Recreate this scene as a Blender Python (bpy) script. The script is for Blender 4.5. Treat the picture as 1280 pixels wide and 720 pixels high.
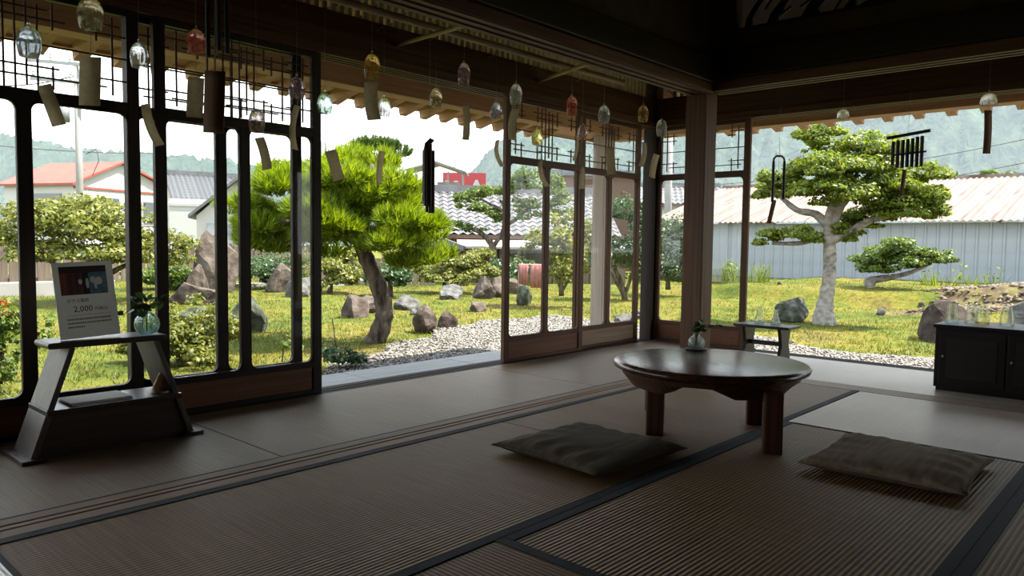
import bpy, bmesh, math, random
import numpy as np
from mathutils import Vector, Matrix

for o in list(bpy.data.objects):
    bpy.data.objects.remove(o, do_unlink=True)
SC = bpy.context.scene
COL = SC.collection

# ------------------------------------------------------------------ camera
CAM_H = 0.78
FPX, YAW, PITCH, ROLL = 941.0, 0.740161, 0.061184, 0.012629
_fw = Vector((math.cos(YAW) * math.cos(PITCH), math.sin(YAW) * math.cos(PITCH), -math.sin(PITCH)))
_r0 = Vector((math.sin(YAW), -math.cos(YAW), 0))
_u0 = _r0.cross(_fw)
_rt = _r0 * math.cos(ROLL) + _u0 * math.sin(ROLL)
_up = _u0 * math.cos(ROLL) - _r0 * math.sin(ROLL)
cam = bpy.data.cameras.new('camera')
cam.sensor_width = 36.0
cam.lens = FPX / 1280.0 * 36.0
cam.clip_start = 0.05
cam.clip_end = 3000
camo = bpy.data.objects.new('camera', cam)
COL.objects.link(camo)
M = Matrix.Identity(4)
for i in range(3):
    M[i][0], M[i][1], M[i][2] = _rt[i], _up[i], -_fw[i]
M[2][3] = CAM_H
camo.matrix_world = M
SC.camera = camo

# ------------------------------------------------------------------ world, sun, exposure
SC.view_settings.view_transform = 'Standard'
SC.view_settings.look = 'None'
SC.view_settings.exposure = 0.0
SC.view_settings.gamma = 1.0
SC.view_settings.use_curve_mapping = False
W = bpy.data.worlds.new('hazy_sky')
SC.world = W
W.use_nodes = True
wn = W.node_tree.nodes
wl = W.node_tree.links
wn.clear()
w_out = wn.new('ShaderNodeOutputWorld')
w_bg = wn.new('ShaderNodeBackground')
w_tc = wn.new('ShaderNodeTexCoord')
w_sep = wn.new('ShaderNodeSeparateXYZ')
w_rmp = wn.new('ShaderNodeValToRGB')
w_rmp.color_ramp.elements[0].position = 0.0
w_rmp.color_ramp.elements[0].color = (1.0, 1.0, 1.0, 1)
w_rmp.color_ramp.elements[1].position = 0.8
w_rmp.color_ramp.elements[1].color = (0.72, 0.86, 1.0, 1)
wl.new(w_tc.outputs['Generated'], w_sep.inputs[0])
wl.new(w_sep.outputs['Z'], w_rmp.inputs[0])
wl.new(w_rmp.outputs[0], w_bg.inputs[0])
w_bg.inputs[1].default_value = 3.6
wl.new(w_bg.outputs[0], w_out.inputs[0])

sun = bpy.data.lights.new('sun', 'SUN')
sun.energy = 21.0
sun.angle = 0.012
sun.color = (1.0, 0.94, 0.84)
suno = bpy.data.objects.new('sun', sun)
COL.objects.link(suno)
SUN_DIR = Vector((0.42, -0.40, 1.0)).normalized()
suno.rotation_euler = SUN_DIR.to_track_quat('Z', 'Y').to_euler()
suno.location = (20, -20, 50)

# ------------------------------------------------------------------ placing helpers
def _ray(px, py):
    return _fw + _rt * ((px - 640) / FPX) - _up * ((py - 360) / FPX)
def at_y(px, py, Y):
    d = _ray(px, py); t = Y / d.y
    return Vector((d.x * t, Y, CAM_H + d.z * t))
def at_x(px, py, X):
    d = _ray(px, py); t = X / d.x
    return Vector((X, d.y * t, CAM_H + d.z * t))
def at_z(px, py, z=-0.4):
    d = _ray(px, py); t = (z - CAM_H) / d.z
    return Vector((d.x * t, d.y * t, z))
def at_d(px, py, dist):
    d = _ray(px, py); t = dist / math.hypot(d.x, d.y)
    return Vector((d.x * t, d.y * t, CAM_H + d.z * t))

# ------------------------------------------------------------------ object helpers
def tag(o, label=None, cat=None, group=None, kind=None):
    if label: o['label'] = label
    if cat: o['category'] = cat
    if group: o['group'] = group
    if kind: o['kind'] = kind
    return o
def empty(name, loc=(0, 0, 0), rz=0.0):
    o = bpy.data.objects.new(name, None)
    COL.objects.link(o)
    o.empty_display_size = 0.1
    o.location = loc
    o.rotation_euler = (0, 0, rz)
    return o

class MB:
    """collects polygons; build() links them as one mesh object"""
    def __init__(self):
        self.v, self.f = [], []
    def poly(self, verts, faces):
        b = len(self.v)
        self.v += [tuple(p) for p in verts]
        self.f += [tuple(b + i for i in f) for f in faces]
        return self
    def box(self, x0, x1, y0, y1, z0, z1):
        v = [(x, y, z) for z in (z0, z1) for y in (y0, y1) for x in (x0, x1)]
        return self.poly(v, [(0, 2, 3, 1), (4, 5, 7, 6), (0, 1, 5, 4), (2, 6, 7, 3), (0, 4, 6, 2), (1, 3, 7, 5)])
    def beam(self, a, b, w, h, up=(0, 0, 1)):
        a, b = Vector(a), Vector(b)
        d = (b - a).normalized()
        s = d.cross(Vector(up))
        if s.length < 1e-4: s = Vector((1, 0, 0))
        s.normalize(); t = s.cross(d)
        v = []
        for p in (a, b):
            for i, j in ((-1, -1), (1, -1), (1, 1), (-1, 1)):
                v.append(p + s * (i * w / 2) + t * (j * h / 2))
        return self.poly(v, [(3, 2, 1, 0), (4, 5, 6, 7), (0, 1, 5, 4), (1, 2, 6, 5), (2, 3, 7, 6), (3, 0, 4, 7)])
    def tube(self, pts, rad, seg=8, cap=True):
        pts = [Vector(p) for p in pts]
        if not hasattr(rad, '__len__'): rad = [rad] * len(pts)
        n = len(pts); prev = None; v = []
        for i, p in enumerate(pts):
            d = (pts[min(i + 1, n - 1)] - pts[max(i - 1, 0)])
            d = d.normalized() if d.length > 1e-9 else Vector((0, 0, 1))
            if prev is None:
                s = d.cross(Vector((0, 0, 1)))
                if s.length < 1e-3: s = Vector((1, 0, 0))
            else:
                s = prev - d * prev.dot(d)
            s.normalize(); prev = s; t = d.cross(s)
            for k in range(seg):
                a = 2 * math.pi * k / seg
                v.append(p + (s * math.cos(a) + t * math.sin(a)) * rad[i])
        f = [(i * seg + k, i * seg + (k + 1) % seg, (i + 1) * seg + (k + 1) % seg, (i + 1) * seg + k) for i in range(n - 1) for k in range(seg)]
        if cap: f += [tuple(range(seg))[::-1], tuple((n - 1) * seg + k for k in range(seg))]
        return self.poly(v, f)
    def lathe(self, prof, c=(0, 0, 0), seg=20, close=False):
        v, f = [], []; n = len(prof)
        for r, z in prof:
            for k in range(seg):
                a = 2 * math.pi * k / seg
                v.append((c[0] + r * math.cos(a), c[1] + r * math.sin(a), c[2] + z))
        for i in range(n - 1):
            for k in range(seg):
                f.append((i * seg + k, i * seg + (k + 1) % seg, (i + 1) * seg + (k + 1) % seg, (i + 1) * seg + k))
        if close: f += [tuple(range(seg))[::-1], tuple((n - 1) * seg + k for k in range(seg))]
        return self.poly(v, f)
    def prism(self, outline, axis, a0, a1):
        """outline of 2D points extruded along axis 'x','y' or 'z' from a0 to a1"""
        def P(p, a):
            return {'x': (a, p[0], p[1]), 'y': (p[0], a, p[1]), 'z': (p[0], p[1], a)}[axis]
        n = len(outline)
        v = [P(p, a0) for p in outline] + [P(p, a1) for p in outline]
        f = [tuple(range(n))[::-1], tuple(range(n, 2 * n))] + [(i, (i + 1) % n, n + (i + 1) % n, n + i) for i in range(n)]
        return self.poly(v, f)
    def build(self, name, mat, parent=None, smooth=False, bevel=0.0, sub=0, **t):
        me = bpy.data.meshes.new(name)
        me.from_pydata(self.v, [], self.f)
        bm = bmesh.new(); bm.from_mesh(me)
        bmesh.ops.recalc_face_normals(bm, faces=bm.faces)
        bm.to_mesh(me); bm.free()
        if smooth:
            me.polygons.foreach_set('use_smooth', [True] * len(me.polygons))
        if mat: me.materials.append(mat)
        o = bpy.data.objects.new(name, me)
        COL.objects.link(o)
        if parent: o.parent = parent
        if bevel:
            m = o.modifiers.new('bevel', 'BEVEL'); m.width = bevel; m.segments = 2; m.limit_method = 'ANGLE'
        if sub:
            m = o.modifiers.new('subdivision', 'SUBSURF'); m.levels = sub; m.render_levels = sub
        return tag(o, **t) if t else o

def fast_mesh(name, V, F, mat, parent=None, smooth=False):
    """V (n,3) array, F (m,k) array with constant k"""
    me = bpy.data.meshes.new(name)
    V = np.asarray(V, np.float32); F = np.asarray(F, np.int32)
    m, k = F.shape
    me.vertices.add(len(V)); me.vertices.foreach_set('co', V.ravel())
    me.loops.add(m * k); me.loops.foreach_set('vertex_index', F.ravel())
    me.polygons.add(m)
    me.polygons.foreach_set('loop_start', np.arange(0, m * k, k, dtype=np.int32))
    me.polygons.foreach_set('loop_total', np.full(m, k, np.int32))
    if smooth: me.polygons.foreach_set('use_smooth', np.ones(m, bool))
    me.update(calc_edges=True)
    if mat: me.materials.append(mat)
    o = bpy.data.objects.new(name, me)
    COL.objects.link(o)
    if parent: o.parent = parent
    return o

# ------------------------------------------------------------------ materials
def _mat(name):
    m = bpy.data.materials.new(name); m.use_nodes = True
    nt = m.node_tree; nt.nodes.clear()
    out = nt.nodes.new('ShaderNodeOutputMaterial')
    return m, nt, out
def N(nt, typ, **kw):
    n = nt.nodes.new(typ)
    for k, v in kw.items():
        if k.startswith('i_'): n.inputs[k[2:].replace('_', ' ')].default_value = v
        else: setattr(n, k, v)
    return n
def c4(c): return (c[0], c[1], c[2], 1.0)
def ramp(nt, fac, stops):
    r = nt.nodes.new('ShaderNodeValToRGB')
    e = r.color_ramp.elements
    while len(e) > 1: e.remove(e[-1])
    e[0].position = stops[0][0]; e[0].color = c4(stops[0][1])
    for p, c in stops[1:]:
        q = e.new(p); q.color = c4(c)
    nt.links.new(fac, r.inputs[0])
    return r.outputs[0]
def coords(nt, scale=(1, 1, 1), src='Object'):
    tc = nt.nodes.new('ShaderNodeTexCoord'); mp = nt.nodes.new('ShaderNodeMapping')
    mp.inputs['Scale'].default_value = scale
    nt.links.new(tc.outputs[src], mp.inputs[0])
    return mp.outputs[0]
def principled(nt, out, rough=0.6, spec=0.5, metal=0.0):
    p = nt.nodes.new('ShaderNodeBsdfPrincipled')
    p.inputs['Roughness'].default_value = rough
    p.inputs['Specular IOR Level'].default_value = spec
    p.inputs['Metallic'].default_value = metal
    nt.links.new(p.outputs[0], out.inputs[0])
    return p
def bump(nt, p, h, strength, dist):
    b = nt.nodes.new('ShaderNodeBump')
    b.inputs['Strength'].default_value = strength; b.inputs['Distance'].default_value = dist
    nt.links.new(h, b.inputs['Height']); nt.links.new(b.outputs[0], p.inputs['Normal'])
def noisy(name, stops, scale=(5, 5, 5), detail=4.0, rough=0.7, spec=0.4, bmp=0.0, bdist=0.01, metal=0.0, distortion=0.0):
    m, nt, out = _mat(name)
    p = principled(nt, out, rough, spec, metal)
    nz = N(nt, 'ShaderNodeTexNoise', i_Scale=1.0, i_Detail=detail, i_Distortion=distortion)
    nt.links.new(coords(nt, scale), nz.inputs['Vector'])
    nt.links.new(ramp(nt, nz.outputs[0], stops), p.inputs['Base Color'])
    if bmp: bump(nt, p, nz.outputs[0], bmp, bdist)
    return m
def wood(name, a, b, axis='x', rough=0.5, spec=0.22, fine=70, bmp=0.15):
    s = {'x': (1.5, fine, fine), 'y': (fine, 1.5, fine), 'z': (fine, fine, 1.5)}[axis]
    return noisy(name, [(0.3, b), (0.7, a)], s, 5.0, rough, spec, bmp, 0.003, distortion=0.4)
def plain(name, c, rough=0.6, spec=0.4, metal=0.0):
    return noisy(name, [(0.3, [k * 0.9 for k in c]), (0.7, c)], (12, 12, 12), 3, rough, spec, 0, metal=metal)
def glassy(name, tint=(1, 1, 1), facing=0.25, edge=(0.6, 0.6, 0.6), patches=None, pscale=30, pthr=0.55, gl=0.02, refl=0.04, grz=0.9, body=0.0):
    """thin glass: see-through, stronger reflection and tint at grazing view"""
    m, nt, out = _mat(name)
    tr = N(nt, 'ShaderNodeBsdfTransparent'); gs = N(nt, 'ShaderNodeBsdfGlossy')
    gs.inputs['Roughness'].default_value = gl; gs.inputs['Color'].default_value = (1, 1, 1, 1)
    lw = N(nt, 'ShaderNodeLayerWeight', i_Blend=facing)
    mixc = N(nt, 'ShaderNodeMix', data_type='RGBA')
    nt.links.new(lw.outputs['Facing'], mixc.inputs[0])
    mixc.inputs[6].default_value = c4(tint); mixc.inputs[7].default_value = c4(edge)
    nt.links.new(mixc.outputs[2], tr.inputs[0])
    l2 = N(nt, 'ShaderNodeLayerWeight', i_Blend=0.5)
    pw = N(nt, 'ShaderNodeMath', operation='POWER'); pw.inputs[1].default_value = 5.0
    nt.links.new(l2.outputs['Facing'], pw.inputs[0])
    ma = N(nt, 'ShaderNodeMath', operation='MULTIPLY_ADD'); ma.inputs[1].default_value = grz; ma.inputs[2].default_value = refl
    nt.links.new(pw.outputs[0], ma.inputs[0])
    mx = N(nt, 'ShaderNodeMixShader')
    nt.links.new(ma.outputs[0], mx.inputs[0]); nt.links.new(tr.outputs[0], mx.inputs[1]); nt.links.new(gs.outputs[0], mx.inputs[2])
    last = mx.outputs[0]
    if patches:
        nz = N(nt, 'ShaderNodeTexNoise', i_Scale=pscale, i_Detail=2.0)
        nt.links.new(coords(nt), nz.inputs['Vector'])
        r = ramp(nt, nz.outputs[0], [(pthr - 0.02, (0, 0, 0)), (pthr + 0.02, (1, 1, 1))])
        df = N(nt, 'ShaderNodeBsdfDiffuse'); tl = N(nt, 'ShaderNodeBsdfTranslucent')
        df.inputs[0].default_value = c4(patches); tl.inputs[0].default_value = c4(patches)
        m2 = N(nt, 'ShaderNodeMixShader', i_Fac=0.6)
        nt.links.new(df.outputs[0], m2.inputs[1]); nt.links.new(tl.outputs[0], m2.inputs[2])
        m3 = N(nt, 'ShaderNodeMixShader')
        nt.links.new(r, m3.inputs[0]); nt.links.new(last, m3.inputs[1]); nt.links.new(m2.outputs[0], m3.inputs[2])
        last = m3.outputs[0]
    if body:
        gb_ = N(nt, 'ShaderNodeBsdfGlass', i_IOR=1.22, i_Roughness=0.0); gb_.inputs['Color'].default_value = c4([min(1, t ** .5) for t in tint])
        tl2 = N(nt, 'ShaderNodeBsdfTranslucent'); tl2.inputs[0].default_value = c4(tint)
        ma_ = N(nt, 'ShaderNodeMixShader', i_Fac=0.55 * body); mb_ = N(nt, 'ShaderNodeMixShader', i_Fac=0.12 * body)
        nt.links.new(last, ma_.inputs[1]); nt.links.new(gb_.outputs[0], ma_.inputs[2])
        nt.links.new(ma_.outputs[0], mb_.inputs[1]); nt.links.new(tl2.outputs[0], mb_.inputs[2])
        last = mb_.outputs[0]
    nt.links.new(last, out.inputs[0])
    return m
def leafy(name, cols, trans=0.45, rough=0.5, patchy=0.0):
    m, nt, out = _mat(name)
    g = N(nt, 'ShaderNodeNewGeometry')
    n = len(cols)
    col = ramp(nt, g.outputs['Random Per Island'], [(i / max(1, n - 1), c) for i, c in enumerate(cols)])
    if patchy:  # dark noise patches put tree shade into the colour, beside olive tones
        nz = N(nt, 'ShaderNodeTexNoise', i_Scale=patchy, i_Detail=4.0); nt.links.new(coords(nt), nz.inputs['Vector'])
        mm = N(nt, 'ShaderNodeMix', data_type='RGBA', blend_type='MULTIPLY'); mm.inputs[0].default_value = 1.0
        nt.links.new(col, mm.inputs[6]); nt.links.new(ramp(nt, nz.outputs[0], [(0.36, (0.42, 0.50, 0.45)), (0.52, (0.95, 0.95, 0.9)), (0.66, (1.15, 1.0, 0.95))]), mm.inputs[7])
        col = mm.outputs[2]
    p = nt.nodes.new('ShaderNodeBsdfPrincipled')
    p.inputs['Roughness'].default_value = rough; p.inputs['Specular IOR Level'].default_value = 0.35
    nt.links.new(col, p.inputs['Base Color'])
    tl = N(nt, 'ShaderNodeBsdfTranslucent')
    hs = N(nt, 'ShaderNodeHueSaturation', i_Hue=0.49, i_Saturation=1.1, i_Value=1.3)
    nt.links.new(col, hs.inputs['Color']); nt.links.new(hs.outputs[0], tl.inputs[0])
    mx = N(nt, 'ShaderNodeMixShader', i_Fac=trans)
    nt.links.new(p.outputs[0], mx.inputs[1]); nt.links.new(tl.outputs[0], mx.inputs[2])
    nt.links.new(mx.outputs[0], out.inputs[0])
    return m
def tatami(name, along, a, b, rough=0.5, spec=0.5, gr=0.42):
    m, nt, out = _mat(name)
    p = principled(nt, out, rough, spec)
    v = coords(nt)
    wv = N(nt, 'ShaderNodeTexWave', wave_type='BANDS', bands_direction='Y' if along == 'x' else 'X', wave_profile='SIN')
    wv.inputs['Scale'].default_value = 22.0; wv.inputs['Distortion'].default_value = 0.0
    nt.links.new(v, wv.inputs['Vector'])
    nz = N(nt, 'ShaderNodeTexNoise', i_Scale=1.0, i_Detail=3.0)
    nt.links.new(coords(nt, (3, 140, 40) if along == 'y' else (140, 3, 40)), nz.inputs['Vector'])
    n2 = N(nt, 'ShaderNodeTexNoise', i_Scale=2.2, i_Detail=3.0)
    nt.links.new(v, n2.inputs['Vector'])
    c1 = ramp(nt, nz.outputs[0], [(0.3, b), (0.7, a)])
    mul = N(nt, 'ShaderNodeMix', data_type='RGBA', blend_type='MULTIPLY'); mul.inputs[0].default_value = 1.0
    nt.links.new(c1, mul.inputs[6])
    nt.links.new(ramp(nt, wv.outputs['Fac'], [(0.05, (gr, gr * .96, gr * .9)), (0.45, (1, 1, 1))]), mul.inputs[7])
    mu2 = N(nt, 'ShaderNodeMix', data_type='RGBA', blend_type='MULTIPLY'); mu2.inputs[0].default_value = 1.0
    nt.links.new(mul.outputs[2], mu2.inputs[6])
    nt.links.new(ramp(nt, n2.outputs[0], [(0.3, (0.82, 0.8, 0.78)), (0.7, (1, 1, 1))]), mu2.inputs[7])
    nt.links.new(mu2.outputs[2], p.inputs['Base Color'])
    bump(nt, p, wv.outputs['Fac'], 0.6, 0.003)
    return m

MT = {}
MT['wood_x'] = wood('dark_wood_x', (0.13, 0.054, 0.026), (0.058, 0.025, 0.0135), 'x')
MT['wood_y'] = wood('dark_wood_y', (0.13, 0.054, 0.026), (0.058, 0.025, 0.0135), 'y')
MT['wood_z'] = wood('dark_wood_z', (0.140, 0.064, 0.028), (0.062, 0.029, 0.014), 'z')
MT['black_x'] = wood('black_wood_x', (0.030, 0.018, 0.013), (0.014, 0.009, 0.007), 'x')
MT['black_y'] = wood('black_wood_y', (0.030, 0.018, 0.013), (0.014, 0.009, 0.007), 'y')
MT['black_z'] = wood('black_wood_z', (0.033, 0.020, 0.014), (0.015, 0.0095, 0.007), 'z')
MT['panel'] = wood('door_panel_wood', (0.22, 0.095, 0.045), (0.11, 0.05, 0.026), 'x', 0.45)
MT['panel_pale'] = wood('weathered_panel_wood', (0.34, 0.24, 0.16), (0.2, 0.13, 0.085), 'x', 0.6)
MT['kumiko'] = wood('lattice_wood', (0.10, 0.04, 0.025), (0.05, 0.022, 0.014), 'x', 0.6)
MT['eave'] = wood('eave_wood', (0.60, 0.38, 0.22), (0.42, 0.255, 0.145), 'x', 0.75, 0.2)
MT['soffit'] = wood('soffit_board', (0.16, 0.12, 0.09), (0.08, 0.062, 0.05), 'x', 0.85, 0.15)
MT['eave_y'] = wood('eave_wood_y', (0.60, 0.38, 0.22), (0.42, 0.255, 0.145), 'y', 0.75, 0.2)
MT['sill_x'] = wood('sill_wood_x', (0.27, 0.18, 0.115), (0.17, 0.11, 0.07), 'x', 0.6, 0.15)
MT['sill_y'] = wood('sill_wood_y', (0.46, 0.38, 0.30), (0.32, 0.26, 0.2), 'y', 0.5, 0.3)
MT['groove'] = plain('groove_strip', (0.22, 0.06, 0.035), 0.5)
MT['groove_dark'] = plain('dark_groove', (0.04, 0.03, 0.025), 0.6)
MT['sill_dark'] = wood('sill_dark_wood', (0.06, 0.05, 0.044), (0.03, 0.025, 0.022), 'x', 0.7, 0.1)
MT['sill_dark_y'] = wood('sill_dark_wood_y', (0.06, 0.05, 0.044), (0.03, 0.025, 0.022), 'y', 0.7, 0.1)
MT['cloth'] = noisy('tatami_border_cloth', [(0.3, (0.012, 0.016, 0.022)), (0.7, (0.022, 0.028, 0.036))], (200, 200, 200), 2, 0.8, 0.3)
MT['tat_x'] = tatami('tatami_ribs_x', 'x', (0.275, 0.170, 0.072), (0.19, 0.116, 0.047), 0.55, 0.2)
MT['tat_y'] = tatami('tatami_ribs_y', 'y', (0.275, 0.170, 0.072), (0.19, 0.116, 0.047), 0.55, 0.2)
MT['tat_pale_sheen'] = tatami('tatami_pale_sheen_ribs_y', 'y', (0.82, 0.77, 0.70), (0.72, 0.66, 0.58), 0.30, 0.9, 0.55)  # near-white colour also carries the sky sheen on these mats
MT['tat_eng'] = tatami('tatami_veranda_ribs_x', 'x', (0.30, 0.208, 0.125), (0.22, 0.15, 0.088), 0.48, 0.32)
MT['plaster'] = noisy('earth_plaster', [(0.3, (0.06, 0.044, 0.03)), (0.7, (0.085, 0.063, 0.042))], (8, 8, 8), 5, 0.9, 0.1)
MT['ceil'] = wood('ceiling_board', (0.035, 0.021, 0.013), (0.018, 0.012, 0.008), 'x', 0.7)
MT['glass'] = glassy('window_glass', (0.98, 0.985, 0.98), 0.15, (0.93, 0.95, 0.94), refl=0.012, grz=0.2)
def paper_material(name='paper_strip', a=(0.74, 0.67, 0.52), b=(0.62, 0.55, 0.41), tr=0.6):
    m, nt, out = _mat(name)
    nz = N(nt, 'ShaderNodeTexNoise', i_Scale=60.0, i_Detail=3.0); nt.links.new(coords(nt), nz.inputs['Vector'])
    col = ramp(nt, nz.outputs[0], [(0.3, b), (0.7, a)])
    df = N(nt, 'ShaderNodeBsdfDiffuse'); tl = N(nt, 'ShaderNodeBsdfTranslucent'); mx = N(nt, 'ShaderNodeMixShader', i_Fac=tr)
    nt.links.new(col, df.inputs[0]); nt.links.new(col, tl.inputs[0])
    nt.links.new(df.outputs[0], mx.inputs[1]); nt.links.new(tl.outputs[0], mx.inputs[2]); nt.links.new(mx.outputs[0], out.inputs[0])
    return m
MT['paper'] = paper_material()
MT['paper_wood'] = wood('chime_paddle_wood', (0.24, 0.13, 0.075), (0.13, 0.07, 0.04), 'z', 0.6)
MT['string'] = plain('string', (0.28, 0.25, 0.21), 0.8)
MT['bamboo'] = wood('bamboo_cane', (0.42, 0.29, 0.18), (0.27, 0.18, 0.11), 'x', 0.45)
MT['slat_pale'] = wood('pale_slat', (0.62, 0.50, 0.35), (0.46, 0.36, 0.25), 'z', 0.7)
MT['tube_black'] = plain('charcoal_tube', (0.022, 0.018, 0.017), 0.35)
MT['tube_brown'] = plain('brown_bamboo_tube', (0.045, 0.025, 0.018), 0.4)
MT['table'] = wood('lacquered_table', (0.085, 0.034, 0.022), (0.04, 0.018, 0.013), 'x', 0.22, 0.5, 50, 0.05)
MT['table_leg'] = wood('table_leg_wood', (0.12, 0.052, 0.03), (0.055, 0.026, 0.017), 'z', 0.4)
MT['cushion'] = noisy('cushion_cloth', [(0.3, (0.17, 0.135, 0.085)), (0.7, (0.25, 0.20, 0.135))], (6, 60, 60), 4, 0.9, 0.15, 0.4, 0.004)
MT['cushion_dark'] = noisy('cushion_cloth_dark', [(0.3, (0.07, 0.056, 0.04)), (0.7, (0.115, 0.094, 0.068))], (6, 60, 60), 4, 0.9, 0.15, 0.4, 0.004)
MT['card'] = paper_material('white_card', (0.84, 0.83, 0.80), (0.80, 0.79, 0.76), 0.22)
MT['ink'] = plain('black_ink', (0.02, 0.02, 0.02), 0.7)
MT['ink_red'] = plain('red_ink', (0.45, 0.12, 0.08), 0.7)
MT['ink_grey'] = plain('grey_ink', (0.12, 0.11, 0.11), 0.7)
MT['stone_fig'] = noisy('ochre_stone', [(0.3, (0.30, 0.16, 0.07)), (0.55, (0.6, 0.38, 0.19)), (0.7, (0.75, 0.58, 0.38))], (30, 30, 30), 4, 0.7, 0.3, 0.4, 0.01)
MT['stand'] = wood('stand_wood', (0.055, 0.036, 0.026), (0.028, 0.019, 0.014), 'x', 0.4, 0.5)
MT['stand_side'] = wood('stand_side_wood', (0.115, 0.095, 0.08), (0.058, 0.048, 0.041), 'z', 0.45, 0.5)
MT['cabinet'] = wood('cabinet_black_lacquer', (0.014, 0.010, 0.009), (0.008, 0.006, 0.006), 'y', 0.4, 0.25)
MT['stool'] = wood('black_stool_wood', (0.02, 0.016, 0.014), (0.01, 0.008, 0.008), 'y', 0.4, 0.3)
MT['clear'] = glassy('clear_glass', (0.93, 0.96, 0.95), 0.5, (0.42, 0.46, 0.46), body=0.35)
MT['aqua'] = glassy('aqua_glass', (0.80, 0.93, 0.95), 0.5, (0.25, 0.42, 0.46), body=0.5)
MT['water'] = glassy('water', (0.86, 0.93, 0.95), 0.4, (0.5, 0.6, 0.62))
MT['slab'] = noisy('grey_deck_slab', [(0.3, (0.20, 0.21, 0.22)), (0.7, (0.27, 0.28, 0.29))], (3, 20, 20), 5, 0.6, 0.4, 0.1, 0.003)
MT['brass'] = plain('metal_hook', (0.5, 0.48, 0.42), 0.3, 0.5, 0.9)
MT['outpost'] = wood('weathered_post_wood', (0.46, 0.39, 0.33), (0.32, 0.26, 0.215), 'z', 0.8, 0.2)

def set_beam(name, mb, mat, label, cat='beam', bevel=0.004, kind='structure', group=None):
    return tag(mb.build(name, mat, bevel=bevel), label, cat, group, kind)

# ================================================================== THE ROOM
R_IN_Y0, R_IN_Y1 = 2.235, 2.385      # inner sill beside the garden veranda (runs along X)
R_IN_X0, R_IN_X1 = 4.24, 4.385       # inner sill on the other side (runs along Y)
OUT_Y, OUT_X = 3.31, 5.29            # outer glass walls

floor = tag(MB().box(-2.3, 5.42, -2.3, 3.42, -0.22, -0.055).build('floor', MT['black_x']), 'tatami covered floor of the room and its veranda', 'floor', None, 'structure')

def mat_piece(x0, x1, y0, y1, m, borders=(), bw=0.034):
    g = 0.0015
    t = MB().box(x0 + g, x1 - g, y0 + g, y1 - g, -0.055, 0.0).build('tatami_mat', MT[m], floor, bevel=0.003)
    for s in borders:
        b = {'y0': (x0 + g, x1 - g, y0 + g, y0 + bw), 'y1': (x0 + g, x1 - g, y1 - bw, y1 - g),
             'x0': (x0 + g, x0 + bw, y0 + g, y1 - g), 'x1': (x1 - bw, x1 - g, y0 + g, y1 - g)}[s]
        MB().box(b[0] - .001, b[1] + .001, b[2] - .001, b[3] + .001, -0.05, 0.0025).build('cloth_border', MT['cloth'], t, bevel=0.001)
    return t
# inner room
mat_piece(0.489, 2.363, 1.322, 2.235, 'tat_x', ('y0', 'y1'))
mat_piece(2.363, 4.24, 1.322, 2.235, 'tat_x', ('y0', 'y1'))
mat_piece(1.427, 3.253, 0.40, 1.322, 'tat_x', ('y0', 'y1'))
mat_piece(3.253, 4.24, -0.60, 1.322, 'tat_pale_sheen', ('x0',), 0.012)
mat_piece(0.489, 1.427, -0.55, 1.322, 'tat_y', ('x0', 'x1'))
mat_piece(-0.45, 0.489, 0.40, 2.235, 'tat_pale_sheen', ('x0', 'x1'), 0.012)
mat_piece(1.427, 3.253, -0.52, 0.40, 'tat_x', ('y0', 'y1'))
mat_piece(-2.2, -0.45, 1.322, 2.235, 'tat_x', ('y0', 'y1'))
mat_piece(-2.2, -0.45, 0.40, 1.322, 'tat_x', ('y0', 'y1'))
mat_piece(-2.2, 0.489, -0.52, 0.40, 'tat_x', ('y0', 'y1'))
mat_piece(-2.2, 4.24, -2.2, -0.60, 'tat_x', ('y0', 'y1'))
# veranda mats, edge to edge without borders
for a, b in ((-2.2, -0.46), (-0.46, 1.414), (1.414, 3.325), (3.325, 5.24)):
    mat_piece(a, b, 2.385, 3.25, 'tat_eng', ('y0',), 0.012)
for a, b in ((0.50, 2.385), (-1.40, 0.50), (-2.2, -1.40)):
    mat_piece(4.385, 5.24, a, b, 'tat_pale_sheen')

# grooved sills
def sill(label, axis, u0, u1, d0, d1, grooves, m, gm, gw=0.008, lift=0.003):
    def B(mb, ua, ub, da, db, z0, z1):
        return mb.box(ua, ub, da, db, z0, z1) if axis == 'x' else mb.box(da, db, ua, ub, z0, z1)
    mb = MB(); e = [d0] + [x for g in grooves for x in (g - gw / 2, g + gw / 2)] + [d1]
    for i in range(0, len(e), 2):
        B(mb, u0, u1, e[i], e[i + 1], -0.05, lift)
    o = tag(mb.build('sill', MT[m], bevel=0.0015), label, 'sill', None, 'structure')
    for g in grooves:
        B(MB(), u0, u1, g - gw / 2, g + gw / 2, -0.05, lift - 0.005).build('groove_strip', MT[gm], o)
    return o
sill('pale wooden sill with two thin red grooves between room and veranda mats', 'x', -2.2, 4.385, R_IN_Y0, R_IN_Y1, (2.295, 2.328), 'sill_x', 'groove', 0.009)
sill('pale grooved wooden sill beside the dark cabinet', 'y', -2.2, 2.235, R_IN_X0, R_IN_X1, (4.27, 4.30, 4.33, 4.36), 'sill_y', 'groove_dark', 0.011)
sill('dark grooved outer sill beneath the glass sliding doors', 'x', -2.2, 5.24, 3.25, 3.40, (3.29, 3.335), 'sill_dark', 'groove_dark', 0.016, 0.0)
sill('dark grooved outer sill of the open side facing the white wall', 'y', -2.2, 3.25, 5.24, 5.38, (5.29, 5.335), 'sill_dark_y', 'groove_dark', 0.016, 0.0)

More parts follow.
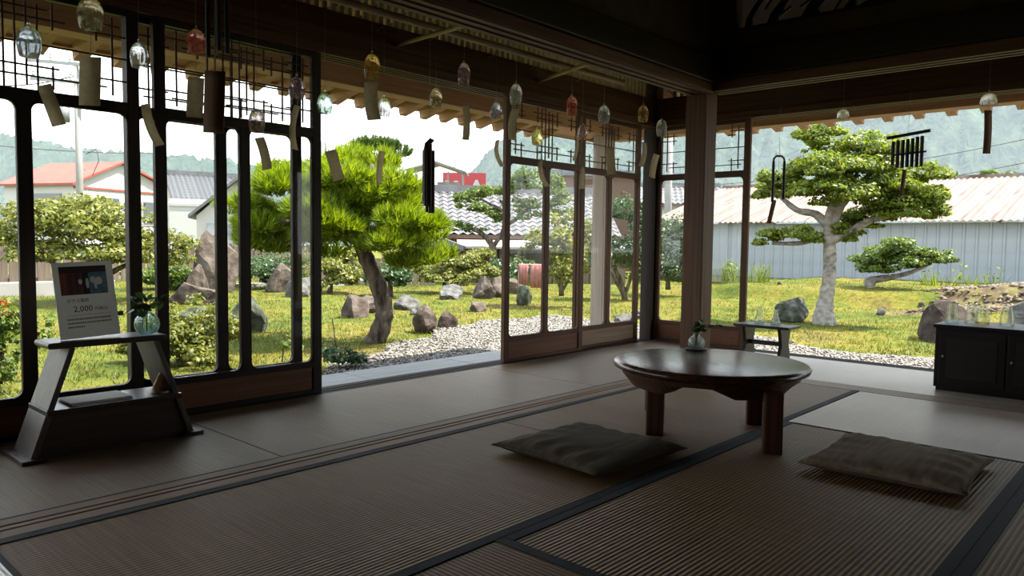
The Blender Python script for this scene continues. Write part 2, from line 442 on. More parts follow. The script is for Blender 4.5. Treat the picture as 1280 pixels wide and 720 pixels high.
# posts
def post(name, label, x, y, s, z0, z1, m):
    return tag(MB().box(x - s / 2, x + s / 2, y - s / 2, y + s / 2, z0, z1).build(name, MT[m], bevel=0.006), label, 'post', None, 'structure')
post('inner_post', 'square brown wooden post between room and veranda', 4.300, 2.345, 0.140, -0.05, 2.7, 'wood_z')
post('corner_post', 'black corner post where the two glass walls meet', 5.29, 3.31, 0.11, -0.05, 2.2, 'black_z')

# inner lintels: grooved underside, face board above
def lintel(name, label, axis, u0, u1, d0, d1, z, h, m, strips):
    def B(mb, ua, ub, da, db, z0, z1):
        return mb.box(ua, ub, da, db, z0, z1) if axis == 'x' else mb.box(da, db, ua, ub, z0, z1)
    mb = MB()
    B(mb, u0, u1, d0, d1, z + 0.008, z + h)
    o = tag(mb.build(name, MT[m], bevel=0.003), label, 'beam', None, 'structure')
    n = strips
    w = (d1 - d0) / (2 * n - 1)
    for i in range(n):
        B(MB(), u0, u1, d0 + 2 * i * w, d0 + (2 * i + 1) * w, z, z + 0.008).build('track_ridge', MT[m], o)
    return o
l1 = lintel('lintel', 'brown grooved lintel above the red lined sill', 'x', -2.2, 4.26, 2.245, 2.385, 1.695, 0.06, 'wood_x', 3)
MB().box(-2.2, 4.26, 2.225, 2.40, 1.757, 1.90).build('face_board', MT['black_x'], l1, bevel=0.006)
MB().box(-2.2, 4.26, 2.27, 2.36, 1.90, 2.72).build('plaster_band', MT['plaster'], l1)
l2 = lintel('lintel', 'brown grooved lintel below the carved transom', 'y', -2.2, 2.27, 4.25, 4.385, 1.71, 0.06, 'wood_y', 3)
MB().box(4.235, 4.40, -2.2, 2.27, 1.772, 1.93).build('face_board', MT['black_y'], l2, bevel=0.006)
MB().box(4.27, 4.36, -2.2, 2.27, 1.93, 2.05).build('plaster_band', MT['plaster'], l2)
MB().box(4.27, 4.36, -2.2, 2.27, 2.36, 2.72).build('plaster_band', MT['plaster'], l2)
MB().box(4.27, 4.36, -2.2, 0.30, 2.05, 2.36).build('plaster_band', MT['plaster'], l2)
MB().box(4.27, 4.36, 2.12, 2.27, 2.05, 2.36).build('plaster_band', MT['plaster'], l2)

# carved transom: leaning trunks and needles cut out of a board
ct = tag(empty('carved_transom', (4.315, 1.2, 2.05)), 'dark carved wooden transom with leaning trunks cut out', 'transom', None, 'structure')
rng = random.Random(5)
MB().box(-0.03, 0.03, -0.90, 0.92, 0.0, 0.02).build('transom_frame', MT['black_y'], ct)
for (y0, y1, w0, w1) in ((0.86, 0.72, .05, .03), (0.72, 0.50, .06, .04), (0.50, 0.24, .09, .05), (0.30, -0.06, .05, .03), (0.14, -0.30, .10, .06), (-0.24, -0.62, .07, .05), (-0.55, -0.85, .06, .04)):
    pts = [(0.0, y0 + (y1 - y0) * t + 0.02 * math.sin(t * 7), 0.31 * t + 0.005) for t in (0, .2, .4, .6, .8, 1)]
    MB().tube(pts, [(w0 + (w1 - w0) * i / 5) * 0.5 for i in range(6)], 7).build('carved_trunk', MT['black_z'], ct)
for k in range(16):
    y = rng.uniform(-0.8, 0.85); z = rng.uniform(0.01, 0.16); a = rng.uniform(0.2, 1.0); L = rng.uniform(0.07, 0.16)
    MB().beam((0, y, z), (0, y - L * math.cos(a), z + L * math.sin(a)), 0.012, 0.012).build('carved_twig', MT['black_z'], ct)

# outer lintels with beam, row of upright slats, top beam
def outer_head(axis, u0, u1, c, label_l, label_r, mx, bx_, pitch, s0, s1):
    def B(mb, ua, ub, da, db, z0, z1):
        return mb.box(ua, ub, da, db, z0, z1) if axis == 'x' else mb.box(da, db, ua, ub, z0, z1)
    o = lintel('outer_lintel', label_l, axis, u0, u1, c - 0.06, c + 0.08, 1.70, 0.05, mx, 4)
    B(MB(), u0, u1, c - 0.045, c + 0.055, 1.75, 1.925).build('head_beam', MT[mx], o, bevel=0.005)
    r = tag(empty('slatted_transom', (0, 0, 0)), label_r, 'transom', None, 'structure')
    B(MB(), u0, u1, c - 0.05, c + 0.05, 2.10, 2.26).build('top_beam', MT[bx_], r)
    n = int((s1 - s0) / pitch)
    base = None
    for i in range(n):
        u = s0 + i * pitch
        if base is None:
            base = B(MB(), -0.013, 0.013, -0.008, 0.008, 1.925, 2.10).build('slat', MT['slat_pale'], r)
            s = base
        else:
            s = base.copy(); COL.objects.link(s); s.parent = r
        s.location = (u, c, 0) if axis == 'x' else (c, u, 0)
    return o
outer_head('x', -2.2, 5.24, OUT_Y, 'brown grooved lintel over the glass doors facing the pine', 'row of upright slats high above the glass doors facing the pine', 'wood_x', 'black_x', 0.050, 1.2, 5.2)
outer_head('y', -2.2, 3.25, OUT_X, 'brown grooved lintel over the open side facing the white wall', 'row of upright slats above the open side facing the white wall', 'wood_y', 'black_y', 0.062, -0.6, 3.2)

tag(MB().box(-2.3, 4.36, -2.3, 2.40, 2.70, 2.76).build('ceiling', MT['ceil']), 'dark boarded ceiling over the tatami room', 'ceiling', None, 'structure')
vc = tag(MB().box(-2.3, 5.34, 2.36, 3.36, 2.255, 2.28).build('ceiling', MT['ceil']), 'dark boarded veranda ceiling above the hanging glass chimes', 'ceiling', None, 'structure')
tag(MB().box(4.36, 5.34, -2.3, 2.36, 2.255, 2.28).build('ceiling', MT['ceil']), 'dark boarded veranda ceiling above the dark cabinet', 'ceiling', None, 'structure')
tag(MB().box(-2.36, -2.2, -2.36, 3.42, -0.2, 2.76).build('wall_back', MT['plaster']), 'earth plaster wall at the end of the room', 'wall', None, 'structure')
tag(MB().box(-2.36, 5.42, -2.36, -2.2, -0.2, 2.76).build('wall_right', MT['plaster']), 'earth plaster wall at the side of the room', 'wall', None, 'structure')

# ------------------------------------------------------------------ sliding glass doors
V_BARS = [(.07, .04, .97), (.42, 0, 1), (.47, 0, 1), (.52, .05, .95), (.57, 0, .93), (.93, .06, .96),
          (.145, .72, 1), (.145, 0, .27), (.36, .70, 1), (.36, 0, .24), (.64, .68, .97), (.64, .03, .29), (.85, .66, .92), (.85, .02, .28)]
H_BARS = [(.5, 0, 1), (.86, 0, .17), (.77, .10, .19), (.88, .30, .62), (.78, .33, .70), (.86, .80, .97), (.75, .81, 1),
          (.22, 0, .18), (.13, .04, .40), (.26, .33, .67), (.15, .38, .90), (.24, .80, 1)]
def rounded_rect(u0, u1, z0, z1, r, n=4):
    p = []
    for cx, cz, a0 in ((u1 - r, z1 - r, 0), (u0 + r, z1 - r, 90), (u0 + r, z0 + r, 180), (u1 - r, z0 + r, 270)):
        for i in range(n + 1):
            a = math.radians(a0 + 90 * i / n)
            p.append((cx + r * math.cos(a), cz + r * math.sin(a)))
    return p
def sliding_door(n, label, axis, u0, u1, c, panel='panel', frame='wood_z', glass=True):
    def P(u, d, z): return (u, c + d, z) if axis == 'x' else (c + d, u, z)
    def B(ua, ub, z0, z1, t=0.028, off=0.0):
        mb = MB()
        return mb.box(ua, ub, c + off - t / 2, c + off + t / 2, z0, z1) if axis == 'x' else mb.box(c + off - t / 2, c + off + t / 2, ua, ub, z0, z1)
    root = tag(empty('door_%d' % n, P((u0 + u1) / 2, 0, 0.0)), label, 'door', None, 'structure')
    loc = root.location.copy()
    def add(mb, name, mat, bevel=0.002):
        mb.v = [(x - loc.x, y - loc.y, z - loc.z) for x, y, z in mb.v]
        return mb.build(name, mat, root, bevel=bevel)
    sw = 0.048
    mid = (u0 + u1) / 2
    fm = MT[frame]; rm = MT['wood_x' if axis == 'x' else 'wood_y'] if frame == 'wood_z' else MT['black_x']
    add(B(u0, u0 + sw, 0.004, 1.70), 'stile', fm); add(B(u1 - sw, u1, 0.004, 1.70), 'stile', fm)
    add(B(u0 + sw, u1 - sw, 0.004, 0.025), 'bottom_rail', rm)
    add(B(u0 + sw, u1 - sw, 0.025, 0.135, 0.012), 'kick_panel', MT[panel])
    add(B(u0 + sw, u1 - sw, 0.135, 0.165), 'lower_rail', rm)
    add(B(u0 + sw, u1 - sw, 1.285, 1.33), 'middle_rail', rm)
    add(B(u0 + sw, u1 - sw, 1.675, 1.70), 'top_rail', rm)
    add(B(mid - 0.024, mid + 0.024, 0.165, 1.285, 0.026), 'muntin', fm)
    for a, b in ((u0 + sw, mid - 0.024), (mid + 0.024, u1 - sw)):
        inner = rounded_rect(a + 0.002, b - 0.002, 0.167, 1.283, 0.032)
        outer = []
        m_ = len(inner); q = m_ // 4
        cs = ((b, 1.285), (a, 1.285), (a, 0.165), (b, 0.165))
        for i in range(m_): outer.append(cs[i // q])
        mb = MB(); vs = []
        for d in (-0.010, 0.010):
            vs += [P(u, d, z) for u, z in inner] + [P(u, d, z) for u, z in outer]
        fs = []
        for i in range(m_):
            j = (i + 1) % m_
            fs += [(i, j, m_ + j, m_ + i), (2 * m_ + i, 3 * m_ + i, 3 * m_ + j, 2 * m_ + j), (i, 2 * m_ + i, 2 * m_ + j, j)]
        mb.poly(vs, fs)
        add(mb, 'glazing_bead', rm, 0)
        if glass: add(B(a, b, 0.165, 1.285, 0.003), 'pane', MT['glass'], 0)
    if glass: add(B(u0 + sw, u1 - sw, 1.33, 1.675, 0.003, 0.008), 'pane', MT['glass'], 0)
    a, b, z0, z1 = u0 + sw, u1 - sw, 1.33, 1.675
    for u, w0, w1 in V_BARS:
        x = a + u * (b - a)
        add(B(x - 0.0032, x + 0.0032, z0 + w0 * (z1 - z0), z0 + w1 * (z1 - z0), 0.007, -0.004), 'lattice_bar', MT['kumiko'], 0)
    for w, ua, ub in H_BARS:
        z = z0 + w * (z1 - z0)
        add(B(a + ua * (b - a), a + ub * (b - a), z - 0.0032, z + 0.0032, 0.006, -0.005), 'lattice_bar', MT['kumiko'], 0)
    return root
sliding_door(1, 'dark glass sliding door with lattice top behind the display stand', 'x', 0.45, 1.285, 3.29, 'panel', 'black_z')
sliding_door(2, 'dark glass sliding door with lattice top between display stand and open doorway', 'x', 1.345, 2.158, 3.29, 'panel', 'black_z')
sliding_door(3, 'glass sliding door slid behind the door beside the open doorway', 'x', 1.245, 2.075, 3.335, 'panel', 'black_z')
sliding_door(4, 'brown glass sliding door with lattice top across the open doorway', 'x', 3.515, 4.35, 3.29)
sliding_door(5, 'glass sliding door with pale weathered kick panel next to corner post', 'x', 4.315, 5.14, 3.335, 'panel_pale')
sliding_door(6, 'brown glass sliding door with lattice top behind the inner post', 'y', 2.475, 3.27, 5.29)

# ------------------------------------------------------------------ eaves and roof outside
SL = 0.25
EY, EX = 4.85, 6.60
def roof_z(dist): return 1.865 + SL * dist
def roof(name, label, pts):
    v, f = [], []
    for z_off in (0.0, 0.09):
        for x, y in pts:
            v.append((x, y, roof_z(min(EY - y, EX - x)) + z_off))
    n = len(pts)
    f = [tuple(range(n))[::-1], tuple(range(n, 2 * n))] + [(i, (i + 1) % n, n + (i + 1) % n, n + i) for i in range(n)]
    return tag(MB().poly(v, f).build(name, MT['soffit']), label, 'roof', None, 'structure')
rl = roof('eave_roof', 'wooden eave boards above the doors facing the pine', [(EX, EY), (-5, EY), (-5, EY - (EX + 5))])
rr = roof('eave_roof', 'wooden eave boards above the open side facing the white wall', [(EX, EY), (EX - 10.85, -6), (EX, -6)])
def rafters(axis, us, c_in, c_out, parent, m):
    base = None
    for u in us:
        if base is None:
            z0 = roof_z((EY if axis == 'x' else EX) - c_in) - 0.05; z1 = roof_z((EY if axis == 'x' else EX) - c_out) - 0.05
            a, b = ((0, c_in, z0), (0, c_out, z1)) if axis == 'x' else ((c_in, 0, z0), (c_out, 0, z1))
            base = MB().beam(a, b, 0.066, 0.10).build('rafter', MT[m], parent); s = base
        else:
            s = base.copy(); COL.objects.link(s); s.parent = parent
        s.location = (u, 0, 0) if axis == 'x' else (0, u, 0)
rafters('x', [-0.6 + 0.215 * i for i in range(30)], 3.38, 4.80, rl, 'eave_y')
rafters('y', [-0.8 + 0.225 * i for i in range(20)], 5.36, 6.55, rr, 'eave')
MB().box(-2.2, EX, EY - 0.05, EY, 1.848, 1.872).build('eave_edge_board', MT['eave'], rl)
MB().box(EX - 0.05, EX, -3, EY, 1.848, 1.872).build('eave_edge_board', MT['eave_y'], rr)
MB().beam((5.3, 3.3, roof_z(1.5) - 0.07), (EX - 0.03, EY - 0.06, roof_z(0) - 0.05), 0.09, 0.12).build('hip_rafter', MT['eave'], rr)
for k, (y0_, y1_) in enumerate(((3.40, 3.50), (4.68, 4.80))):   # pale boards laid across the rafters
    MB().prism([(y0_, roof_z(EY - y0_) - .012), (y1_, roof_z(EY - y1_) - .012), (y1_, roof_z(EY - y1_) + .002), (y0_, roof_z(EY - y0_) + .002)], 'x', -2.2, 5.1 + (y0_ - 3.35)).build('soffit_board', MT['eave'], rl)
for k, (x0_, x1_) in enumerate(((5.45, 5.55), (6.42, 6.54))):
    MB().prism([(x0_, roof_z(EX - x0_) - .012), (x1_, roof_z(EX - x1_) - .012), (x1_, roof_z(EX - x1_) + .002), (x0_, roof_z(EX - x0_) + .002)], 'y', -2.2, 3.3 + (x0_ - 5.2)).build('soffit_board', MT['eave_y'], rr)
set_beam('eave_purlin', MB().box(-2.2, 6.02, 4.13, 4.27, 1.78, 1.955), MT['eave'], 'long brown eave beam outside the doors facing the pine')
set_beam('eave_purlin', MB().box(5.88, 6.02, -3.0, 4.13, 1.735, 1.93), MT['eave_y'], 'tan eave beam outside the open side facing the white wall')
ep = tag(MB().box(5.78, 5.92, 4.13, 4.27, -0.40, 1.78).build('eave_post', MT['outpost'], bevel=0.008), 'weathered grey wooden post holding the eave corner outside', 'post', None, 'structure')

# deck slabs outside the sill
dk = tag(empty('deck', (0, 3.8, -0.1)), 'low grey deck of slabs along the open doorway', 'deck', None, 'structure')
for i, (a, b) in enumerate([(-1.6, -0.7), (-0.7, 0.2), (0.2, 1.1), (1.1, 2.0), (2.0, 2.9), (2.9, 3.8), (3.8, 4.7), (4.7, 5.6)]):
    MB().box(a + 0.004, b - 0.004, -0.38, 0.375, -0.06, 0.0).build('deck_slab', MT['slab'], dk, bevel=0.006)
MB().box(-1.6, 5.6, -0.36, 0.35, -0.3, -0.06).build('deck_base', MT['slab'], dk)

# ================================================================== THE GARDEN
MT['moss'] = None
def moss_material():
    m, nt, out = _mat('moss_ground')
    p = principled(nt, out, 0.95, 0.1)
    v = coords(nt)
    n1 = N(nt, 'ShaderNodeTexNoise', i_Scale=0.7, i_Detail=6.0, i_Roughness=0.65); nt.links.new(v, n1.inputs['Vector'])
    n2 = N(nt, 'ShaderNodeTexNoise', i_Scale=14.0, i_Detail=6.0, i_Roughness=0.7); nt.links.new(v, n2.inputs['Vector'])
    c1 = ramp(nt, n1.outputs[0], [(0.30, (0.032, 0.054, 0.008)), (0.45, (0.09, 0.105, 0.015)), (0.57, (0.145, 0.125, 0.023)), (0.70, (0.10, 0.07, 0.03))])
    mul = N(nt, 'ShaderNodeMix', data_type='RGBA', blend_type='MULTIPLY'); mul.inputs[0].default_value = 1.0
    nt.links.new(c1, mul.inputs[6]); nt.links.new(ramp(nt, n2.outputs[0], [(0.3, (0.45, 0.5, 0.4)), (0.65, (1.1, 1.1, 1.1))]), mul.inputs[7])
    nt.links.new(mul.outputs[2], p.inputs['Base Color'])
    bump(nt, p, n2.outputs[0], 0.8, 0.05)
    return m
MT['moss'] = moss_material()
MT['rubble'] = noisy('rubble_soil', [(0.3, (0.035, 0.024, 0.014)), (0.5, (0.085, 0.062, 0.036)), (0.6, (0.10, 0.088, 0.025)), (0.75, (0.14, 0.115, 0.085))], (5, 5, 5), 8, 0.95, 0.1, 0.8, 0.05)
MT['chips'] = leafy('rubble_chip', [(0.05, 0.036, 0.024), (0.10, 0.076, 0.052), (0.16, 0.125, 0.09)], 0.0, 0.9)
MT['gravel_base'] = noisy('gravel_bed', [(0.35, (0.048, 0.0416, 0.0352)), (0.6, (0.12, 0.108, 0.092))], (45, 45, 45), 5, 0.95, 0.1, 0.6, 0.02)
MT['pebble'] = leafy('pebble', [(0.048, 0.0416, 0.036), (0.104, 0.092, 0.0784), (0.168, 0.152, 0.132), (0.24, 0.224, 0.2)], 0.0, 0.8)
MT['rock'] = noisy('brown_rock', [(0.3, (0.0303, 0.0227, 0.0182)), (0.5, (0.0726, 0.0561, 0.0454)), (0.68, (0.115, 0.0941, 0.0786))], (5, 5, 5), 10, 0.9, 0.2, 0.9, 0.06)
MT['rock_dark'] = noisy('dark_brown_rock', [(0.3, (0.010, 0.007, 0.006)), (0.5, (0.028, 0.02, 0.016)), (0.7, (0.06, 0.045, 0.036))], (6, 6, 6), 10, 0.9, 0.2, 0.9, 0.06)
MT['rock_grey'] = noisy('grey_rock', [(0.3, (0.0303, 0.0303, 0.0288)), (0.5, (0.0726, 0.071, 0.0665)), (0.66, (0.127, 0.127, 0.118))], (7, 7, 7), 10, 0.9, 0.2, 0.9, 0.05)
MT['rock_moss'] = noisy('mossy_rock', [(0.35, (0.0212, 0.0257, 0.0151)), (0.5, (0.0454, 0.0499, 0.0363)), (0.62, (0.0847, 0.088, 0.0759)), (0.7, (0.127, 0.13, 0.121))], (8, 8, 8), 9, 0.95, 0.1, 0.8, 0.04)
MT['bark'] = noisy('dark_bark', [(0.35, (0.0264, 0.0198, 0.0154)), (0.5, (0.0748, 0.0594, 0.0462)), (0.7, (0.132, 0.11, 0.088))], (16, 16, 5), 8, 0.95, 0.1, 1.0, 0.03)
MT['bark_white'] = noisy('pale_bark', [(0.3, (0.0968, 0.084, 0.0704)), (0.5, (0.22, 0.202, 0.176)), (0.7, (0.299, 0.286, 0.255))], (9, 9, 14), 6, 0.9, 0.1, 0.6, 0.02)
MT['needle'] = leafy('pine_needles', [(0.04, 0.075, 0.004), (0.11, 0.175, 0.010), (0.20, 0.275, 0.02), (0.27, 0.33, 0.035)], 0.47)
MT['needle_d'] = leafy('dark_pine_needles', [(0.0248, 0.0546, 0.00896), (0.0446, 0.084, 0.0149), (0.0645, 0.109, 0.0198)], 0.3)
MT['leaf_y'] = leafy('yellow_green_leaves', [(0.035, 0.052, 0.008), (0.105, 0.125, 0.02), (0.165, 0.175, 0.03), (0.205, 0.205, 0.046)], 0.4)
MT['leaf_g'] = leafy('green_leaves', [(0.0298, 0.0595, 0.00992), (0.0595, 0.104, 0.0149), (0.0992, 0.149, 0.0198), (0.139, 0.178, 0.0298)], 0.4)
MT['leaf_b'] = leafy('bright_green_leaves', [(0.03, 0.055, 0.006), (0.085, 0.13, 0.012), (0.15, 0.195, 0.02), (0.22, 0.24, 0.035)], 0.45)
MT['leaf_d'] = leafy('dark_glossy_leaves', [(0.0149, 0.0347, 0.00992), (0.0298, 0.062, 0.0174), (0.0496, 0.0896, 0.0273), (0.0794, 0.119, 0.0446)], 0.3, 0.35)
MT['grass'] = leafy('grass_blades', [(0.04, 0.07, 0.008), (0.095, 0.12, 0.015), (0.145, 0.145, 0.022), (0.15, 0.122, 0.03)], 0.36, 0.5, 1.1)
MT['tile'] = noisy('roof_tile', [(0.3, (0.08, 0.08, 0.084)), (0.7, (0.152, 0.152, 0.156))], (3, 3, 3), 4, 0.5, 0.5)
MT['tile_d'] = noisy('dark_roof_tile', [(0.3, (0.0572, 0.0616, 0.0682)), (0.7, (0.106, 0.11, 0.119))], (3, 3, 3), 4, 0.5, 0.5)
MT['white_wall'] = plain('white_siding', (0.40, 0.40, 0.39), 0.7)
MT['white_roof'] = plain('white_sheet_roof', (0.336, 0.332, 0.32), 0.5)
MT['red_roof'] = noisy('red_sheet_roof', [(0.3, (0.185, 0.0396, 0.0264)), (0.7, (0.242, 0.0616, 0.0396))], (1.5, 1.5, 1.5), 4, 0.6, 0.4)
MT['corr'] = noisy('painted_corrugated_wall', [(0.3, (0.211, 0.24, 0.269)), (0.7, (0.269, 0.293, 0.317))], (0.6, 0.6, 3), 5, 0.6, 0.3)
MT['rust'] = noisy('rusty_sheet_roof', [(0.36, (0.16, 0.15, 0.14)), (0.5, (0.135, 0.092, 0.072)), (0.64, (0.085, 0.038, 0.024))], (0.35, 2.2, 1.0), 7, 0.6, 0.3)
MT['brown_wall'] = plain('brown_board_wall', (0.104, 0.06, 0.0416), 0.8)
MT['fence'] = wood('weathered_fence', (0.132, 0.105, 0.0825), (0.066, 0.0523, 0.0413), 'z', 0.9, 0.1, 20)
MT['dark_glass'] = plain('dark_window', (0.08, 0.088, 0.096), 0.15, 0.6)
MT['concrete'] = noisy('pale_concrete', [(0.3, (0.211, 0.207, 0.198)), (0.7, (0.264, 0.26, 0.251))], (2, 2, 2), 4, 0.85, 0.2)
MT['steel'] = plain('grey_steel', (0.16, 0.176, 0.176), 0.5, 0.5, 0.3)
MT['red_sign'] = plain('red_sign_paint', (0.288, 0.028, 0.032), 0.5)
MT['pink'] = noisy('pink_towel', [(0.3, (0.264, 0.0968, 0.0968)), (0.7, (0.317, 0.158, 0.15))], (20, 20, 20), 3, 0.9, 0.1)
MT['orange'] = leafy('orange_petals', [(0.322, 0.0794, 0.0149), (0.372, 0.129, 0.0298)], 0.3)
MT['wire'] = plain('black_wire', (0.024, 0.024, 0.024), 0.5)

def smooth(a, b, x):
    t = np.clip((x - a) / (b - a), 0, 1); return t * t * (3 - 2 * t)
def gz(x, y):
    """ground height of the garden"""
    x = np.asarray(x, float); y = np.asarray(y, float)
    z = np.full(np.broadcast(x, y).shape, -0.4)
    z = z + 0.30 * smooth(15.3, 15.9, x + 0.25 * np.sin(y * 1.3)) * smooth(10.5, 7.5, y)
    z = z + 0.10 * smooth(9, 14, y) * smooth(14, 8, x)
    z = z + 0.28 * smooth(11.5, 15, x) * smooth(4.0, 1.0, y)
    z = z + 0.02 * np.sin(x * 1.7 + y * 0.6) * np.cos(y * 1.3 - x * 0.4) * smooth(7.5, 9, np.maximum(x, y))
    return z
def axis_pts(a, b, near0, near1, fine, coarse):
    return np.concatenate([np.arange(a, near0, coarse), np.arange(near0, near1, fine), np.arange(near1, b + coarse, coarse)])
xs = axis_pts(-20, 130, 0, 24, 0.16, 2.5); ys = axis_pts(-20, 130, 0, 24, 0.16, 2.5)
gx, gy = np.meshgrid(xs, ys, indexing='ij')
nr = np.random.default_rng(3)
gzv = gz(gx, gy) + nr.normal(0, 0.006, gx.shape)
under = (gx < 6.2) & (gy < 4.6)
gzv = np.where(under, -0.42, gzv)
nx, ny = gx.shape
idx = np.arange(nx * ny).reshape(nx, ny)
F = np.stack([idx[:-1, :-1], idx[1:, :-1], idx[1:, 1:], idx[:-1, 1:]], -1).reshape(-1, 4)
ground = fast_mesh('ground', np.stack([gx, gy, gzv], -1).reshape(-1, 3), F, MT['moss'], None, True)
tag(ground, 'mossy yellow green garden ground', 'ground', None, 'structure')

# grass and moss tufts over the ground
def blades(name, pts, n_per, h, w, mat, seed, spread=0.05, lean=0.5):
    r = np.random.default_rng(seed)
    P = np.repeat(np.asarray(pts), n_per, 0)
    k = len(P)
    P = P + np.stack([r.normal(0, spread, k), r.normal(0, spread, k), np.zeros(k)], -1)
    a = r.uniform(0, 2 * np.pi, k)
    hh = h * r.uniform(0.5, 1.3, k)
    side = np.stack([np.cos(a), np.sin(a), np.zeros(k)], -1) * (w / 2)
    tip = np.stack([r.normal(0, lean, k) * hh, r.normal(0, lean, k) * hh, hh], -1)
    V = np.stack([P - side, P + side, P + tip], 1).reshape(-1, 3)
    return fast_mesh(name, V, np.arange(3 * k).reshape(-1, 3), mat)
def in_gravel(x, y):
    # gravel belt hugging the house on both sides
    edge_l = np.interp(x, [0, 2.0, 3.3, 4.6, 5.5, 6.35, 6.95, 8.4, 9.2], [4.5, 4.9, 5.35, 6.2, 6.65, 7.1, 7.5, 7.65, 7.4])
    a = (y > 3.6) & (y < edge_l + 0.12 * np.sin(x * 5.0)) & (x < 9.1) & (x > 0)
    b = (x > 5.2) & (x < 8.6 + 0.12 * np.sin(y * 4) + np.clip(y - 4.2, 0, 1) * 0.5) & (y < 6.0) & (y > -3)
    return a | b
r_ = np.random.default_rng(11)
n = 60000
px_ = r_.uniform(1.0, 20, n); py_ = r_.uniform(0.5, 20, n)
ok = ~in_gravel(px_, py_) & ~((px_ < 6.4) & (py_ < 4.9)) & (r_.uniform(0, 1, n) < np.clip(90 / (px_ ** 2 + py_ ** 2), 0.25, 1))
P = np.stack([px_[ok], py_[ok], gz(px_[ok], py_[ok]) - 0.005], -1)
g = blades('moss_tufts', P, 4, 0.045, 0.012, MT['grass'], 12)
tag(g, None, None, None, 'stuff'); g.parent = ground

# gravel
gxs = np.arange(0.0, 9.4, 0.1); gys = np.arange(-3, 8.0, 0.1)
V, Fq, ids = [], [], {}
def gid(i, j):
    k = (i, j)
    if k not in ids:
        ids[k] = len(V); V.append((gxs[i], gys[j], float(gz(gxs[i], gys[j])) + 0.022))
    return ids[k]
for i in range(len(gxs) - 1):
    for j in range(len(gys) - 1):
        if bool(in_gravel(gxs[i] + .05, gys[j] + .05)) and not (gxs[i] < 5.1 and gys[j] < 3.6):
            Fq.append((gid(i, j), gid(i + 1, j), gid(i + 1, j + 1), gid(i, j + 1)))
gb = fast_mesh('gravel_bed', V, Fq, MT['gravel_base'], None, True)
tag(gb, 'pale loose gravel between the house and the moss', 'gravel', None, 'structure')
n = 90000
px_ = r_.uniform(1.5, 9.3, n); py_ = r_.uniform(-1.0, 7.9, n)
ok = in_gravel(px_, py_) & ~((px_ < 6.6) & (py_ < 4.9))
px_, py_ = px_[ok][:26000], py_[ok][:26000]
k = len(px_)
O = np.array([(1, 0, 0), (0, 1, 0), (-1, 0, 0), (0, -1, 0), (0, 0, 1), (0, 0, -.5)], float)
S = np.stack([r_.uniform(.012, .03, k), r_.uniform(.010, .024, k), r_.uniform(.008, .016, k)], -1)
a = r_.uniform(0, 6.28, k); ca, sa = np.cos(a), np.sin(a)
L = O[None] * S[:, None]
X = L[..., 0] * ca[:, None] - L[..., 1] * sa[:, None] + px_[:, None]
Y = L[..., 0] * sa[:, None] + L[..., 1] * ca[:, None] + py_[:, None]
Z = L[..., 2] + r_.normal(0, .15, (k, 6)) * S[:, 2:3] + (gz(px_, py_) + 0.03)[:, None]
T = np.array([(0, 1, 4), (1, 2, 4), (2, 3, 4), (3, 0, 4), (1, 0, 5), (2, 1, 5), (3, 2, 5), (0, 3, 5)])
Fp = (T[None] + (np.arange(k) * 6)[:, None, None]).reshape(-1, 3)
pb = fast_mesh('gravel_pebbles', np.stack([X, Y, Z], -1).reshape(-1, 3), Fp, MT['pebble'])
tag(pb, None, None, None, 'stuff'); pb.parent = gb

# rubble bank before the shed wall
rx = np.arange(12.0, 19.5, .2); ry = np.arange(-2.0, 5.2, .2)
RX_, RY_ = np.meshgrid(rx, ry, indexing='ij')
msk = smooth(13.6, 14.6, RX_ + .4 * np.sin(RY_ * 2)) * smooth(4.4, 3.4, RY_ + .35 * np.sin(RX_ * 1.7))
rz_ = gz(RX_, RY_) - 0.05 + 0.09 * msk + np.random.default_rng(4).normal(0, .02, RX_.shape) * msk
i3 = np.arange(RX_.size).reshape(RX_.shape)
rbk = fast_mesh('rubble_bank', np.stack([RX_, RY_, rz_], -1).reshape(-1, 3), np.stack([i3[:-1, :-1], i3[1:, :-1], i3[1:, 1:], i3[:-1, 1:]], -1).reshape(-1, 4), MT['rubble'], None, True)
tag(rbk, 'brown rubble bank between moss and shed wall', 'ground', None, 'structure')
kk = 1500
rr3 = np.random.default_rng(6)
bx_, by_ = rr3.uniform(14.0, 18.5, kk), rr3.uniform(-1, 3.7, kk)
S = rr3.uniform(.03, .09, (kk, 3)) * np.array([1, .8, .6]); a = rr3.uniform(0, 6.28, kk); ca, sa = np.cos(a), np.sin(a)
L = O[None] * S[:, None]
X = L[..., 0] * ca[:, None] - L[..., 1] * sa[:, None] + bx_[:, None]; Y = L[..., 0] * sa[:, None] + L[..., 1] * ca[:, None] + by_[:, None]
Z = L[..., 2] + (gz(bx_, by_) + .05)[:, None]
T3 = np.array([(0, 1, 4), (1, 2, 4), (2, 3, 4), (3, 0, 4), (1, 0, 5), (2, 1, 5), (3, 2, 5), (0, 3, 5)])
rb2 = fast_mesh('rubble_chips', np.stack([X, Y, Z], -1).reshape(-1, 3), (T3[None] + (np.arange(kk) * 6)[:, None, None]).reshape(-1, 3), MT['chips'], rbk)
rb2['kind'] = 'stuff'

